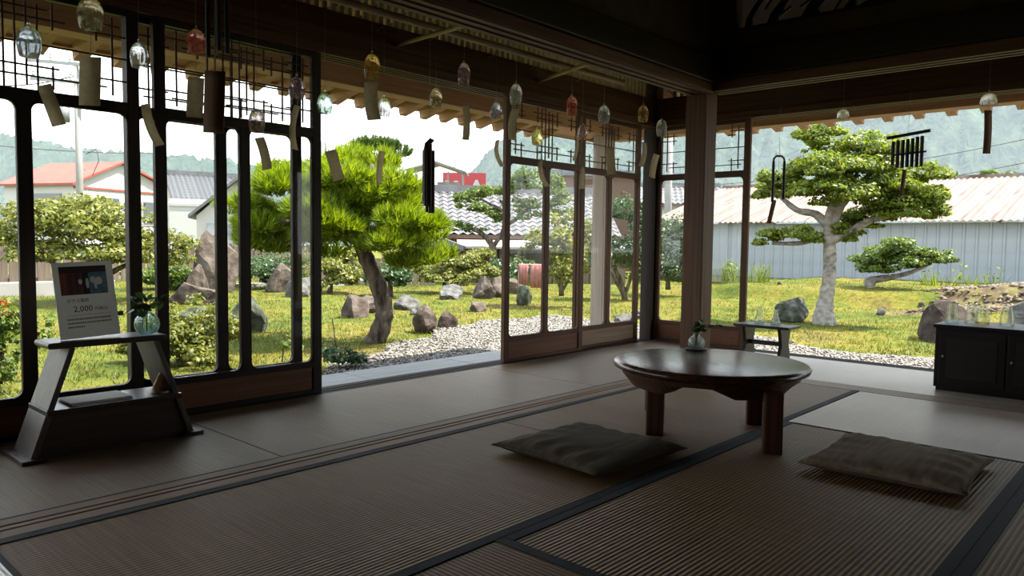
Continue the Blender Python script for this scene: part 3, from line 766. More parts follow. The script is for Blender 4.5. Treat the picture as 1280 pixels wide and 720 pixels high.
# ------------------------------------------------------------------ rocks
def rock(label, x, y, sx, sy, sz, m='rock', seed=0, rz=0.0, tilt=0.0, peak=0.0, group=None, name='rock', sink=0.12, sub=3):
    bm = bmesh.new()
    bmesh.ops.create_icosphere(bm, subdivisions=sub, radius=1.0)
    rg = random.Random(seed)
    dirs = [Vector((rg.gauss(0, 1), rg.gauss(0, 1), rg.gauss(0.2, 1))).normalized() for _ in range(18)]
    offs = [rg.uniform(0.50, 0.88) for _ in dirs]
    ph = [rg.uniform(0, 6) for _ in range(6)]
    for v in bm.verts:
        p = v.co.copy()
        for d, of in zip(dirs, offs):      # chop facets
            e = p.dot(d) - of
            if e > 0: p -= d * e * 0.97
        q = 0.05 * math.sin(p.x * 5 + ph[0]) * math.sin(p.y * 6 + ph[1]) + 0.04 * math.sin(p.z * 9 + ph[2] + p.x * 4) + 0.03 * math.sin(p.y * 13 + ph[3])
        p *= 1 + q
        if peak and p.z > 0:
            s = 1 - peak * p.z
            p.x = p.x * s + tilt * p.z * 0.4; p.y *= s
        if p.z < -0.55: p.z = -0.55
        v.co = p
    me = bpy.data.meshes.new(name)
    for v in bm.verts: v.co = Vector((v.co.x * sx / 2, v.co.y * sy / 2, (v.co.z + 0.55) * sz / 1.45))
    bm.to_mesh(me); bm.free()
    me.materials.append(MT[m])
    o = bpy.data.objects.new(name, me); COL.objects.link(o)
    o.location = (x, y, float(gz(x, y)) - sink * sz); o.rotation_euler = (0, 0, rz)
    return tag(o, label, 'rock', group)
rock('pale brown wedge shaped rock on the moss beside pine trunk', 6.75, 9.35, .62, .55, .48, 'rock', 1, 0.7, 0.3, 0.35)
rock('low flat dark brown rock lying behind the wedge shaped rock', 7.35, 9.85, .75, .55, .30, 'rock', 2, 0.6)
rock('tall brown rock with narrow peak at the gravel edge', 6.38, 7.32, .44, .42, .42, 'rock', 3, 0.9, 0.2, 0.45)
rock('smaller brown rock leaning on the peaked rock at gravel edge', 6.82, 7.36, .30, .34, .30, 'rock', 4, 0.3, 0.1, 0.2)
rock('round dark reddish rock alone on moss behind the gravel', 8.95, 9.0, .42, .36, .24, 'rock', 5, 0.4)
rock('dark mossy standing stone with rounded top below pink towels', 10.5, 9.3, .48, .36, .56, 'rock_moss', 6, 0.2)
rock('small pale flat topped stone on moss right of pine trunk', 7.75, 9.15, .26, .22, .12, 'rock_grey', 7, 0.2)
rock('wide grey lichened stone half in shade behind pine trunk', 8.35, 10.1, .75, .5, .32, 'rock_grey', 8, 0.5)
rock('pale green lichened stone under the clipped bush', 10.2, 11.0, .85, .6, .34, 'rock_grey', 9, 0.6)
rock('pale split stone beside the clipped bush', 10.85, 10.7, .5, .5, .55, 'rock', 10, 0.2, 0.1, 0.2)
rock('brown boulder at the foot of the yellow green bush', 11.6, 11.0, .7, .5, .5, 'rock', 11, 0.9)
rock('small dark boulder beside the cloud pruned tree foot', 12.6, 11.6, .7, .6, .45, 'rock', 12, 0.1)
rock('huge upright craggy brown rock by the wooden fence', 7.15, 14.7, 1.15, 1.0, 1.35, 'rock', 27, 0.4, 0.1, 0.05)
rock('jagged pointed pale rock leaning before the huge craggy rock', 6.25, 13.5, .75, .5, .75, 'rock', 14, 0.9, -0.3, 0.4)
rock('layered brown rock with slanting top near the fence', 8.2, 13.9, .85, .6, .80, 'rock', 15, 0.3, 0.3, 0.4)
rock('big dark grey boulder with lichen on the lawn behind low bush', 4.85, 9.0, .72, .6, .58, 'rock_moss', 16, 0.5, 0.1, 0.15)
rock('dark grey boulder partly behind the low clipped bush', 4.25, 9.3, .5, .6, .42, 'rock_moss', 17, 0.1)
rock('white lit rounded rock on the lawn near the fence', 7.75, 12.5, .7, .5, .52, 'rock_grey', 18, 0.2)
rock('slim fallen pale rock between low bush and tall rocks', 5.7, 12.4, 1.3, .4, .45, 'rock', 19, 2.3)
rock('round dark speckled rock beside the white tree trunk', 11.65, 4.68, .85, .6, .52, 'rock_moss', 20, 0.1)
rock('brown sloping boulder behind the dark cabinet', 10.6, 2.35, .9, .8, .66, 'rock_dark', 21, 0.4, 0.0, 0.3)
rock('dark boulder at the foot of the rubble slope', 12.2, 1.6, .95, .9, .62, 'rock_grey', 22, 0.9)
rock('long pale rock lying at the corner of the gravel', 9.4, 6.3, .6, .35, .2, 'rock_grey', 23, 0.4)
rock('brown flat stone under the round camellia', 10.1, 6.5, .5, .4, .16, 'rock_grey', 24, 0.8)
rg = random.Random(9); placed = []
for i in range(110):    # rubble on the bank before the white wall
    x = rg.uniform(13.6, 18.0); y = rg.uniform(1.2, 4.0) if i < 107 else rg.uniform(4.0, 7.0)
    s = rg.uniform(.10, .24)
    if any(abs(x - q[0]) + abs(y - q[1]) < .45 for q in placed): continue
    placed.append((x, y))
    rock('small brown stone lying on the rubble bank before the white wall', x, y, s, s * .8, s * .6, 'rock' if i % 3 else 'rock_grey', 100 + i % 9, rg.uniform(0, 6), group='stones on the rubble bank', name='stone', sub=2)

# ------------------------------------------------------------------ plants
def leaf_cloud(name, pads, n, size, mat, parent, seed=0, flat=0.3, fill=0.25, up=0.5, clump=0):
    r = np.random.default_rng(seed)
    pads = np.asarray(pads, float)
    if clump:
        k_ = clump
        base_ = np.repeat(pads, k_, 0)
        dd = r.normal(0, 1, (len(base_), 3)); dd /= np.linalg.norm(dd, axis=1)[:, None]
        base_[:, :3] += dd * base_[:, 3:6] * r.uniform(.35, .95, (len(base_), 1))
        base_[:, 3:6] *= r.uniform(.28, .52, (len(base_), 1)) * np.array([1, 1, 1.25])
        pads = base_
    wgt = pads[:, 3] * pads[:, 4] + pads[:, 3] * pads[:, 5] + pads[:, 4] * pads[:, 5]
    if pads.shape[1] > 6: wgt = wgt * pads[:, 6]
    c = r.choice(len(pads), n, p=wgt / wgt.sum())
    d = r.normal(0, 1, (n, 3)); d /= np.linalg.norm(d, axis=1)[:, None]
    d[:, 2] = np.where(d[:, 2] < 0, d[:, 2] * flat, d[:, 2])
    rad = 1 - fill * r.uniform(0, 1, n) ** 2 * 2
    lump = 1 + 0.10 * np.sin(d[:, 0] * 7 + c) + 0.10 * np.sin(d[:, 1] * 8 + c * 2)
    P = pads[c, :3] + d * pads[c, 3:6] * (rad * lump)[:, None]
    nrm = d + r.normal(0, 0.6, (n, 3)) + np.array([0, 0, up])
    nrm /= np.linalg.norm(nrm, axis=1)[:, None]
    t = np.cross(nrm, r.normal(0, 1, (n, 3))); t /= np.linalg.norm(t, axis=1)[:, None]
    b = np.cross(nrm, t)
    s = (size * r.uniform(0.6, 1.3, n))[:, None]
    V = np.stack([P - t * s * .5, P + b * s * .26 + nrm * s * .06, P + t * s * .5, P - b * s * .26 + nrm * s * .06], 1).reshape(-1, 3)
    o = fast_mesh(name, V, np.arange(4 * n).reshape(-1, 4), mat, parent)
    o['kind'] = 'stuff'
    return o
def needle_cloud(name, pads, n, length, mat, parent, seed=0, per=16, w=0.007):
    r = np.random.default_rng(seed)
    pads = np.asarray(pads, float)
    wgt = pads[:, 3] * pads[:, 4] + pads[:, 4] * pads[:, 5]
    c = r.choice(len(pads), n, p=wgt / wgt.sum())
    d = r.normal(0, 1, (n, 3)); d /= np.linalg.norm(d, axis=1)[:, None]
    d[:, 2] = np.where(d[:, 2] < 0, d[:, 2] * 0.45, d[:, 2])
    P = pads[c, :3] + d * pads[c, 3:6] * r.uniform(0.75, 1.0, n)[:, None]
    ax = d * 0.7 + np.array([0, 0, 0.9]) + r.normal(0, .25, (n, 3)); ax /= np.linalg.norm(ax, axis=1)[:, None]
    k = n * per
    A = np.repeat(ax, per, 0); Q = np.repeat(P, per, 0)
    q = A + r.normal(0, 0.33, (k, 3)); q /= np.linalg.norm(q, axis=1)[:, None]
    s = np.cross(q, r.normal(0, 1, (k, 3))); s /= np.linalg.norm(s, axis=1)[:, None]
    Q = Q + A * (r.uniform(-.03, .04, k))[:, None]
    Ln = (length * r.uniform(.6, 1.2, k))[:, None]
    V = np.stack([Q - s * w / 2, Q + s * w / 2, Q + q * Ln], 1).reshape(-1, 3)
    o = fast_mesh(name, V, np.arange(3 * k).reshape(-1, 3), mat, parent)
    o['kind'] = 'stuff'
    return o
def limb(name, pts, rad, mat, parent, seg=9):
    # smooth a polyline by Catmull-Rom and skin it
    P = [Vector(p) for p in pts]; out, rr_ = [], []
    if not hasattr(rad, '__len__'): rad = [rad] * len(P)
    for i in range(len(P) - 1):
        p0, p1, p2, p3 = P[max(i - 1, 0)], P[i], P[i + 1], P[min(i + 2, len(P) - 1)]
        for s in range(4):
            t = s / 4
            out.append(0.5 * ((2 * p1) + (p2 - p0) * t + (2 * p0 - 5 * p1 + 4 * p2 - p3) * t * t + (3 * p1 - p0 - 3 * p2 + p3) * t ** 3))
            rr_.append(rad[i] + (rad[i + 1] - rad[i]) * t)
    out.append(P[-1]); rr_.append(rad[-1])
    rr_ = [r * (1 + 0.08 * math.sin(i * 2.3)) for i, r in enumerate(rr_)]
    return MB().tube(out, rr_, seg).build(name, mat, parent, smooth=True)
RT, UPV, FW = Vector((math.sin(YAW), -math.cos(YAW), 0)), Vector((0, 0, 1)), Vector((math.cos(YAW), math.sin(YAW), 0))
def px_pads(base_dist, specs):
    """pads given by where they are seen, at their own distance: (px, py, half width m, half depth m, half height m, dist offset)"""
    out = []
    for s in specs:
        p = at_d(s[0], s[1], base_dist + s[5])
        out.append((p.x, p.y, p.z, (s[2] + s[3]) / 2, (s[2] + s[3]) / 2, s[4]) if True else None)
    return out

# the pine
pine = tag(empty('pine_tree', (5.33, 6.99, -0.4)), 'bright green garden pine with curved dark trunk beside the gravel', 'tree')
def rel(root, pts): return [tuple(Vector(p) - root.location) for p in pts]
DP = 8.79
T = [at_d(467, 432, DP), at_d(478, 405, DP), at_d(480, 385, DP), at_d(472, 355, DP), at_d(461, 330, DP), at_d(452, 305, DP), at_d(455, 280, DP), at_d(462, 240, DP), at_d(465, 205, DP)]
limb('trunk', rel(pine, T), [.135, .105, .10, .095, .09, .085, .07, .05, .03], MT['bark'], pine, 12)
for a, b, c, ra in (((455, 310), (420, 290), (350, 275), .05), ((456, 300), (500, 300), (545, 310), .05), ((455, 270), (420, 250), (360, 240), .04), ((458, 260), (505, 250), (540, 255), .035), ((462, 230), (440, 215), (420, 210), .025)):
    limb('branch', rel(pine, [at_d(*a, DP), at_d(*b, DP - 0.15), at_d(*c, DP - 0.25)]), [ra, ra * .8, ra * .4], MT['bark'], pine, 7)
rg = random.Random(77)
pads = []
for (x, y, w_, dpt, hh, of) in [(345, 235, .40, .4, .15, -.1), (340, 275, .42, .4, .15, .1), (330, 310, .32, .3, .11, .2), (395, 222, .34, .4, .15, 0), (430, 225, .36, .4, .15, -.3), (475, 232, .38, .4, .16, -.2), (510, 248, .28, .3, .15, 0),
                    (385, 262, .36, .4, .15, -.3), (440, 262, .36, .4, .14, -.4), (490, 272, .36, .4, .15, -.3), (520, 292, .34, .4, .14, -.2), (545, 318, .22, .2, .11, -.2), (425, 292, .36, .4, .13, -.4), (475, 300, .34, .4, .12, -.4),
                    (515, 322, .26, .3, .11, -.3), (460, 208, .32, .3, .13, .1), (415, 208, .26, .3, .12, .2), (370, 300, .32, .3, .12, 0), (310, 255, .25, .3, .14, .3), (360, 215, .28, .3, .12, .2), (440, 195, .25, .25, .10, .1), (400, 310, .28, .3, .10, 0), (310, 290, .25, .3, .12, .3), (535, 300, .2, .2, .1, .1)]:
    for k in range(3):
        pads += px_pads(DP, [(x + rg.uniform(-18, 18), y + rg.uniform(-12, 12), w_ * .62, dpt * .62, hh * .8, of + rg.uniform(-.3, .3))])
needle_cloud('foliage', [(p[0] - 5.33, p[1] - 6.99, p[2] + 0.4, *p[3:]) for p in pads], 5600, 0.135, MT['needle'], pine, 21, 20, 0.011)
pads = px_pads(DP + 0.8, [(470, 183, .30, .3, .07, 0), (495, 192, .18, .2, .08, 0)])
needle_cloud('crown_tuft', [(p[0] - 5.33, p[1] - 6.99, p[2] + 0.4, *p[3:]) for p in pads], 500, 0.08, MT['needle_d'], pine, 22, 16)

def tree(name, label, base, trunk, branches, pads, n, size, leaf, bark, seed, rads=None, cat='tree', flat=0.3, fill=0.25, group=None, clump=9):
    root = tag(empty(name, base), label, cat, group)
    b = root.location
    if trunk:
        limb('trunk', [Vector(p) - b for p in trunk], rads, MT[bark], root, 10)
    for pts, ra in branches:
        limb('branch', [Vector(p) - b for p in pts], [ra * (1 - 0.6 * i / (len(pts) - 1)) for i in range(len(pts))], MT[bark], root, 7)
    leaf_cloud('foliage', [(p[0] - b.x, p[1] - b.y, p[2] - b.z, *p[3:]) for p in pads], n, size, MT[leaf], root, seed, flat, fill, 0.5, clump)
    return root

# the pruned tree with the white trunk
DW = 12.27
D = lambda x, y, o=0: at_d(x, y, DW + o)
pads = px_pads(DW, [(1045, 175, .55, .5, .16, 0), (1085, 190, .55, .5, .20, .1), (1015, 205, .45, .5, .16, -.2), (1060, 215, .6, .6, .18, -.4), (1110, 215, .6, .6, .22, 0), (985, 225, .42, .4, .17, 0), (960, 240, .28, .3, .13, .2),
                    (1035, 240, .55, .5, .15, -.5), (1090, 245, .6, .6, .18, -.3), (1140, 225, .5, .5, .18, .2), (1160, 250, .32, .3, .10, .1), (1130, 262, .55, .5, .14, 0), (1165, 265, .25, .3, .09, .1),
                    (1000, 295, .42, .4, .10, -.1), (960, 295, .28, .3, .10, -.1), (1055, 290, .4, .4, .10, .1), (1075, 272, .45, .5, .10, .2), (1020, 182, .22, .2, .10, .2), (1150, 238, .4, .4, .1, -.2)])
tree('pruned_tree', 'cloud pruned tree with thick white trunk before the corrugated wall', (11.555, 4.155, -0.4),
     [D(1030, 408), D(1030, 392), D(1033, 370), D(1037, 340), D(1037, 305), D(1036, 275), D(1045, 245), D(1050, 200)],
     [([D(1036, 285), D(1020, 268), D(995, 262), D(970, 240)], .075), ([D(1038, 290), D(1048, 262), D(1065, 240), D(1090, 215)], .09), ([D(1038, 300), D(1062, 290), D(1090, 275), D(1130, 265)], .085), ([D(1036, 310), D(1028, 296), D(1000, 304), D(965, 304)], .06), ([D(1045, 245), D(1030, 220), D(1005, 205)], .05), ([D(1050, 225), D(1080, 200), D(1100, 195)], .05)],
     [(*p[:5], p[5] * 1.45) for p in pads], 46000, 0.066, 'leaf_b', 'bark_white', 31, [.22, .15, .11, .098, .094, .085, .06, .035])
DW = 17.6
pads = px_pads(DW, [(1085, 325, .55, .5, .24, -.1), (1115, 313, .75, .7, .26, 0), (1150, 318, .55, .5, .22, 0), (1175, 322, .35, .3, .15, 0), (1100, 335, .5, .4, .2, -.3), (1130, 330, .5, .4, .15, -.3)])
tree('clipped_small_tree', 'low dark clipped tree with crooked limb on the moss bank', tuple(at_z(1095, 357, -0.1)),
     [D(1090, 360), D(1085, 352), D(1098, 349), D(1120, 345)], [([D(1105, 349), D(1140, 340), D(1165, 328)], .06)], pads, 9500, 0.085, 'leaf_g', 'bark_white', 32, [.10, .09, .08, .05])

# the camellia near the eave post and the hedge tree behind the corner door
DW = 15.6
pads = px_pads(DW, [(785, 290, .75, .7, .60, 0), (770, 320, .6, .6, .45, -.2), (800, 325, .6, .6, .45, -.1), (785, 265, .45, .4, .30, 0), (752, 310, .4, .4, .5, .3)])
tree('camellia_tree', 'round dark green camellia with forked bare stems beside the eave post', tuple(at_z(780, 376, -0.4)), [D(781, 376), D(779, 362), D(775, 350), D(768, 335)], [([D(780, 372), D(786, 355), D(792, 335)], .05), ([D(779, 366), D(770, 352), D(762, 338)], .05)], pads, 9000, 0.075, 'leaf_d', 'bark', 33, [.07, .06, .05, .04])
DW = 17.5
pads = px_pads(DW, [(835, 305, .55, .6, .55, 0), (830, 335, .65, .6, .55, 0), (842, 320, .55, .5, .5, -.2), (825, 290, .35, .3, .3, 0)])
tree('hedge_tree', 'pale green hedge tree seen through the dusty corner door', tuple(at_z(835, 362, -0.3)), [D(835, 362), D(835, 340)], [], pads, 6500, 0.08, 'leaf_d', 'bark', 34, [.06, .05])
# shrubs seen through the doorway and door panes
DW = 13.6
pads = px_pads(DW, [(690, 305, .45, .4, .28, 0), (712, 320, .35, .3, .35, 0), (668, 300, .3, .3, .2, .2), (700, 335, .4, .3, .3, -.2), (705, 285, .3, .3, .25, .2), (742, 292, .25, .3, .35, .3), (735, 320, .3, .3, .4, .2)])
tree('leafy_shrub', 'loose yellow green shrub behind the pink towels', tuple(at_z(702, 372, -0.4)), [D(702, 370), D(700, 330)], [([D(702, 365), D(690, 330), D(682, 300)], .03), ([D(702, 365), D(715, 340), D(722, 310)], .03)], pads, 4800, 0.08, 'leaf_y', 'bark', 35, [.05, .03])
DW = 20.5
pads = px_pads(DW, [(590, 245, .42, .4, .22, 0), (610, 240, .4, .4, .25, .1), (605, 262, .5, .4, .2, -.2), (575, 252, .25, .3, .2, 0), (570, 282, .45, .4, .14, 0), (593, 286, .35, .3, .12, 0), (640, 235, .55, .5, .4, .2), (665, 228, .55, .5, .4, .2), (690, 240, .5, .5, .4, .3), (655, 262, .55, .5, .3, 0), (700, 262, .4, .4, .3, .2), (625, 270, .35, .3, .2, 0)])
tree('cloud_pruned_tree', 'cloud pruned tree with curling trunk in front of the tiled roof', tuple(at_z(618, 345, -0.4)), [D(613, 345), D(617, 322), D(614, 305), D(602, 292), D(590, 286)], [([D(615, 310), D(628, 290), D(632, 265), D(625, 250)], .07), ([D(628, 285), D(650, 270), D(670, 250)], .07), ([D(626, 262), D(612, 255), D(600, 248)], .05)], pads, 12000, 0.085, 'leaf_g', 'bark', 36, [.14, .11, .09, .07, .04])
DW = 16.5
pads = px_pads(DW, [(560, 330, .5, .5, .25, 0), (590, 330, .5, .5, .25, .2), (545, 345, .5, .4, .2, -.3), (575, 345, .5, .5, .2, -.3), (605, 338, .35, .3, .2, 0), (600, 320, .4, .4, .22, .2), (525, 335, .4, .4, .22, 0)])
tree('clipped_bush', 'wide clipped yellow green bush above lichened stones', tuple(at_z(572, 366, -0.4)), [D(560, 372), D(558, 350)], [([D(560, 368), D(575, 352), D(590, 340)], .05)], pads, 9000, 0.075, 'leaf_y', 'bark', 37, [.14, .08])
DW = 15.9
pads = px_pads(DW, [(420, 335, .55, .5, .3, 0), (405, 350, .45, .4, .25, -.2), (440, 345, .4, .4, .25, 0), (425, 318, .4, .4, .2, .2)])
tree('leafy_bush', 'green bush directly left of the pine trunk foot', tuple(at_z(420, 368, -0.35)), [D(412, 368), D(415, 345)], [], pads, 5000, 0.08, 'leaf_y', 'bark', 38, [.06, .04])
# through the doors by the display stand
DW = 14.0
pads = px_pads(DW, [(60, 280, .85, .8, .45, 0), (110, 285, .85, .8, .45, -.2), (150, 290, .8, .7, .42, 0), (85, 262, .6, .5, .25, .2), (20, 300, .8, .7, .4, .2), (190, 310, .6, .5, .35, 0), (215, 305, .5, .5, .32, .2), (130, 315, .7, .6, .2, -.4), (40, 318, .6, .6, .2, -.3), (135, 262, .5, .4, .2, .3)])
tree('spreading_tree', 'broad yellow green tree with bare stems behind the price sign', tuple(at_z(115, 372, -0.3)), [D(112, 372), D(118, 350), D(112, 325)], [([D(115, 360), D(80, 340), D(50, 315)], .06), ([D(114, 355), D(150, 335), D(190, 318)], .06)], pads, 14000, 0.085, 'leaf_y', 'bark', 39, [.10, .08, .06])
DW = 7.6
pads = px_pads(DW, [(235, 400, .30, .3, .22, 0), (265, 410, .24, .25, .22, 0), (215, 425, .22, .25, .22, -.1), (245, 435, .32, .3, .20, -.2), (200, 405, .2, .2, .2, .2), (180, 430, .22, .2, .2, .2)])
tree('azalea_bush', 'low clipped yellow green bush just outside the glass doors', tuple(at_z(235, 462, -0.4)), [D(235, 466), D(236, 440)], [([D(235, 462), D(220, 440), D(210, 425)], .015), ([D(236, 460), D(252, 435), D(262, 415)], .015)], pads, 7500, 0.05, 'leaf_y', 'bark', 40, [.025, .02])
DW = 6.8
pads = px_pads(DW, [(5, 405, .18, .2, .16, 0), (0, 440, .2, .2, .2, 0), (-25, 400, .3, .3, .3, 0), (8, 460, .12, .12, .12, -.1), (50, 420, .10, .1, .18, .4)])
fl = tree('flowering_shrub', 'green shrub with orange flowers outside the endmost glass pane', tuple(at_z(0, 478, -0.4)), [D(0, 480), D(2, 440)], [], pads, 2600, 0.05, 'leaf_g', 'bark', 41, [.02, .015])
b = fl.location
pp = px_pads(DW, [(6, 392, .07, .07, .06, -.1), (2, 378, .05, .05, .04, -.1)])
leaf_cloud('flower', [(p[0] - b.x, p[1] - b.y, p[2] - b.z, *p[3:]) for p in pp], 60, 0.04, MT['orange'], fl, 42)
# added bushes along the fences; their dark leaves stand in for shade
for nm, lab, px0, py0, dist, sz, lf, sd in (
        ('shade_bush', 'dark green bush between pine trunk and board fence', 488, 342, 15.2, .55, 'leaf_d', 81),
        ('shade_bush', 'dark clipped bush under the cloud pruned tree', 640, 338, 18.5, .7, 'leaf_d', 82),
        ('shade_bush', 'dark green bush against the fence behind layered rock', 345, 340, 17.0, .8, 'leaf_d', 83),
        ('shade_bush', 'dark green bush behind the fence end near white kerb', 205, 342, 17.0, .6, 'leaf_g', 84)):
    DW = dist
    k = dist / 941.0
    pads = px_pads(DW, [(px0, py0, sz, sz, sz * .5, 0), (px0 + sz * 22, py0 + 5, sz * .7, sz * .7, sz * .4, -.1), (px0 - sz * 24, py0 + 4, sz * .7, sz * .7, sz * .4, .1)])
    zb = -0.36
    q = at_d(px0, py0, dist)
    tree(nm, lab, (q.x, q.y, zb), [(q.x, q.y, zb), (q.x, q.y, q.z)], [], pads, 3600, .09, lf, 'bark', sd, [.06, .04])
# potted looking plant at the deck edge
pl = at_z(425, 466, -0.35)
lp = tag(empty('deck_edge_plant', tuple(at_z(425, 464, -0.40))), 'dark leafy plant with a thin stick at the deck edge', 'plant')
leaf_cloud('foliage', [(0, 0, .12, .16, .16, .10), (.12, -.10, .10, .1, .1, .08), (-.08, .08, .16, .08, .08, .08)], 420, 0.06, MT['leaf_d'], lp, 43)
MB().tube([(0, 0, 0), (-.03, .02, .25), (-.06, .03, .48)], .005, 5).build('stick', MT['bark'], lp)
for i, (x, y, h) in enumerate(((352, 462, .34), (372, 458, .3))):
    q = at_z(x, y, -0.4)
    s = tag(empty('seedling', tuple(q)), ('taller' if i == 0 else 'shorter') + ' thin leafy seedling on the lawn behind the glass doors', 'plant', 'seedlings on the lawn')
    MB().tube([(0, 0, 0), (.02, 0, h * .6), (.05, .02, h)], .006, 5).build('stem', MT['bark'], s)
    leaf_cloud('foliage', [(.03, 0, h * .65, .06, .06, .1)], 22, 0.07, MT['leaf_g'], s, 44 + i)
for i, (x, y) in enumerate(((912, 352), (950, 353), (1165, 358), (1200, 362), (1240, 362))):
    q = at_z(x, y, -0.12)
    s = tag(empty('weed_clump', tuple(q)), 'leafy weed clump growing against the corrugated wall behind the door pane' if i == 0 else 'thin pale weed clump growing against the corrugated wall', 'plant', 'weeds along the corrugated wall')
    g = blades('blades', [(0, 0, 0.0)] * 6, 12, 0.5 if i < 2 else .35, 0.02, MT['leaf_b'], 60 + i, 0.16, 0.35); g.parent = s
    leaf_cloud('foliage', [(0, 0, .3, .2, .2, .25)], 120 if i < 1 else 20, 0.08, MT['leaf_b'], s, 50 + i)

# ================================================================== BEYOND THE GARDEN
# ---- corrugated shed with rusty roof
shed = tag(empty('corrugated_shed', (22.0, 4.0, -0.2)), 'long shed with pale corrugated wall and rusty sheet roof', 'building')
def corr_strip(w, length, ribs, amp, slope_dir):
    mb = MB(); n = ribs * 4
    v = []
    for i in range(n + 1):
        u = w * i / n; h = amp * (math.sin(2 * math.pi * i / 4 + 0.4))
        v.append((u, h))
    return v
base = None
for i in range(62):
    if base is None:
        mb = MB()
        prof = [(0, 0), (.02, -.025), (.06, -.025), (.08, 0), (.292, 0)]
        v = [(x, y, z) for z in (0, 1.62) for y, x in prof]
        mb.poly(v, [(k, k + 1, 6 + k - 0, 5 + k) for k in range(4)])
        base = mb.build('wall_panel', MT['corr'], shed); s = base
    else:
        s = base.copy(); COL.objects.link(s); s.parent = shed
    s.location = (0, 9.6 - 0.295 * (i + 1), 0)
MB().box(0.03, 8, -9, 9.58, -0.2, 1.6).build('shed_body', MT['concrete'], shed)
base = None
RS = math.hypot(5.6, 1.52)
for row in range(2):
    for i in range(28):
        if base is None:
            mb = MB(); v = []
            n = 16
            for s_ in (0, 1):
                for k in range(n + 1):
                    v.append((s_ * 2.95, 0.68 * k / n, 0.022 * math.sin(2 * math.pi * k / 4)))
            mb.poly(v, [(k, k + 1, n + 2 + k, n + 1 + k) for k in range(n)])
            base = mb.build('roof_sheet', MT['rust'], shed, smooth=True); s = base
        else:
            s = base.copy(); COL.objects.link(s); s.parent = shed
        s.location = (-0.35 + row * 2.78, 9.8 - 0.66 * (i + 1), 1.63 + row * 0.775 + 0.03 * (row == 0))
        s.rotation_euler = (0, -math.atan(0.275), 0)
MB().beam((5.3, 9.8, 3.19), (5.3, -9, 3.19), 0.3, 0.12).build('ridge_cap', MT['rust'], shed)

def house(name, label, loc, rz, w, d, h, wall, roof_m, gable=None, windows=(), over=0.4, roof_h=1.2, ridge='x', trim=None, cat='building', courses=0):
    """box house: local x along the face that is seen, face at local y=0; windows (x0,x1,z0,z1[,side])"""
    root = tag(empty(name, loc, rz), label, cat)
    if ridge == 'y':
        ax, az = gable or (w / 2, h + roof_h)
        MB().prism([(0, 0), (w, 0), (w, h), (ax, az), (0, h + (0.2 if gable else 0))], 'y', 0, d).build('wall', MT[wall], root)
        for (xa, za), (xb, zb) in (((-over, h + (0.2 if gable else 0) - over * .35), (ax, az)), ((w + over, h - over * .35), (ax, az))):
            MB().prism([(xa, za), (xb, zb), (xb, zb + .14), (xa, za + .14)], 'y', -over, d + over).build('roof', MT[roof_m], root)
    else:
        MB().prism([(0, 0), (d, 0), (d, h), (d / 2, h + roof_h), (0, h)], 'x', 0, w).build('wall', MT[wall], root)
        sl = roof_h / (d / 2)
        for sg in (0, 1):
            a = (-over, h - over * sl); b = (d / 2, h + roof_h)
            if sg: a = (d + over, a[1])
            if courses and not sg:
                Lr = math.hypot(b[0] - a[0], b[1] - a[1]); n = courses
                cols = int((w + 2 * over) / 0.26)
                mb = MB(); v = []
                m_ = cols * 4
                for (t, lift) in ((0, .05), (1.15 / n, .02)):
                    for k in range(m_ + 1):
                        x = -over + (w + 2 * over) * k / m_
                        v.append((x, t * (b[0] - a[0]), t * (b[1] - a[1]) + lift + 0.035 * math.sin(math.pi * k / 2)))
                mb.poly(v, [(k, k + 1, m_ + 2 + k, m_ + 1 + k) for k in range(m_)])
                first = mb.build('tile_course', MT[roof_m], root)
                first.location = (0, a[0], a[1] + .1)
                for q in range(1, n):
                    c = first.copy(); COL.objects.link(c); c.parent = root
                    c.location = (0, a[0] + (b[0] - a[0]) * q / n, a[1] + .1 + (b[1] - a[1]) * q / n)
                MB().prism([(a[0], a[1]), b, (b[0], b[1] + .1), (a[0], a[1] + .1)], 'x', -over, w + over).build('roof', MT['brown_wall'], root)
            else:
                MB().prism([a, b, (b[0], b[1] + .14), (a[0], a[1] + .14)], 'x', -over, w + over).build('roof', MT[roof_m], root)
        MB().box(-over, w + over, d / 2 - .16, d / 2 + .16, h + roof_h + .06, h + roof_h + .3).build('ridge_tiles', MT[roof_m], root)
    for wv in windows:
        x0, x1, z0, z1 = wv[:4]
        if len(wv) > 4:   # on the side wall at x = 0
            f = MB().box(-.06, .02, x0, x1, z0, z1).build('window', MT['steel'], root)
            MB().box(-.075, -.05, x0 + .08, x1 - .08, z0 + .08, z1 - .08).build('pane', MT['dark_glass'], f)
        else:
            f = MB().box(x0, x1, -.06, .02, z0, z1).build('window', MT['white_roof'], root)
            xm = (x0 + x1) / 2
            for a, b in ((x0 + .07, xm - .03), (xm + .03, x1 - .07)):
                MB().box(a, b, -.075, -.05, z0 + .07, z1 - .07).build('pane', MT['dark_glass'], f)
    return root

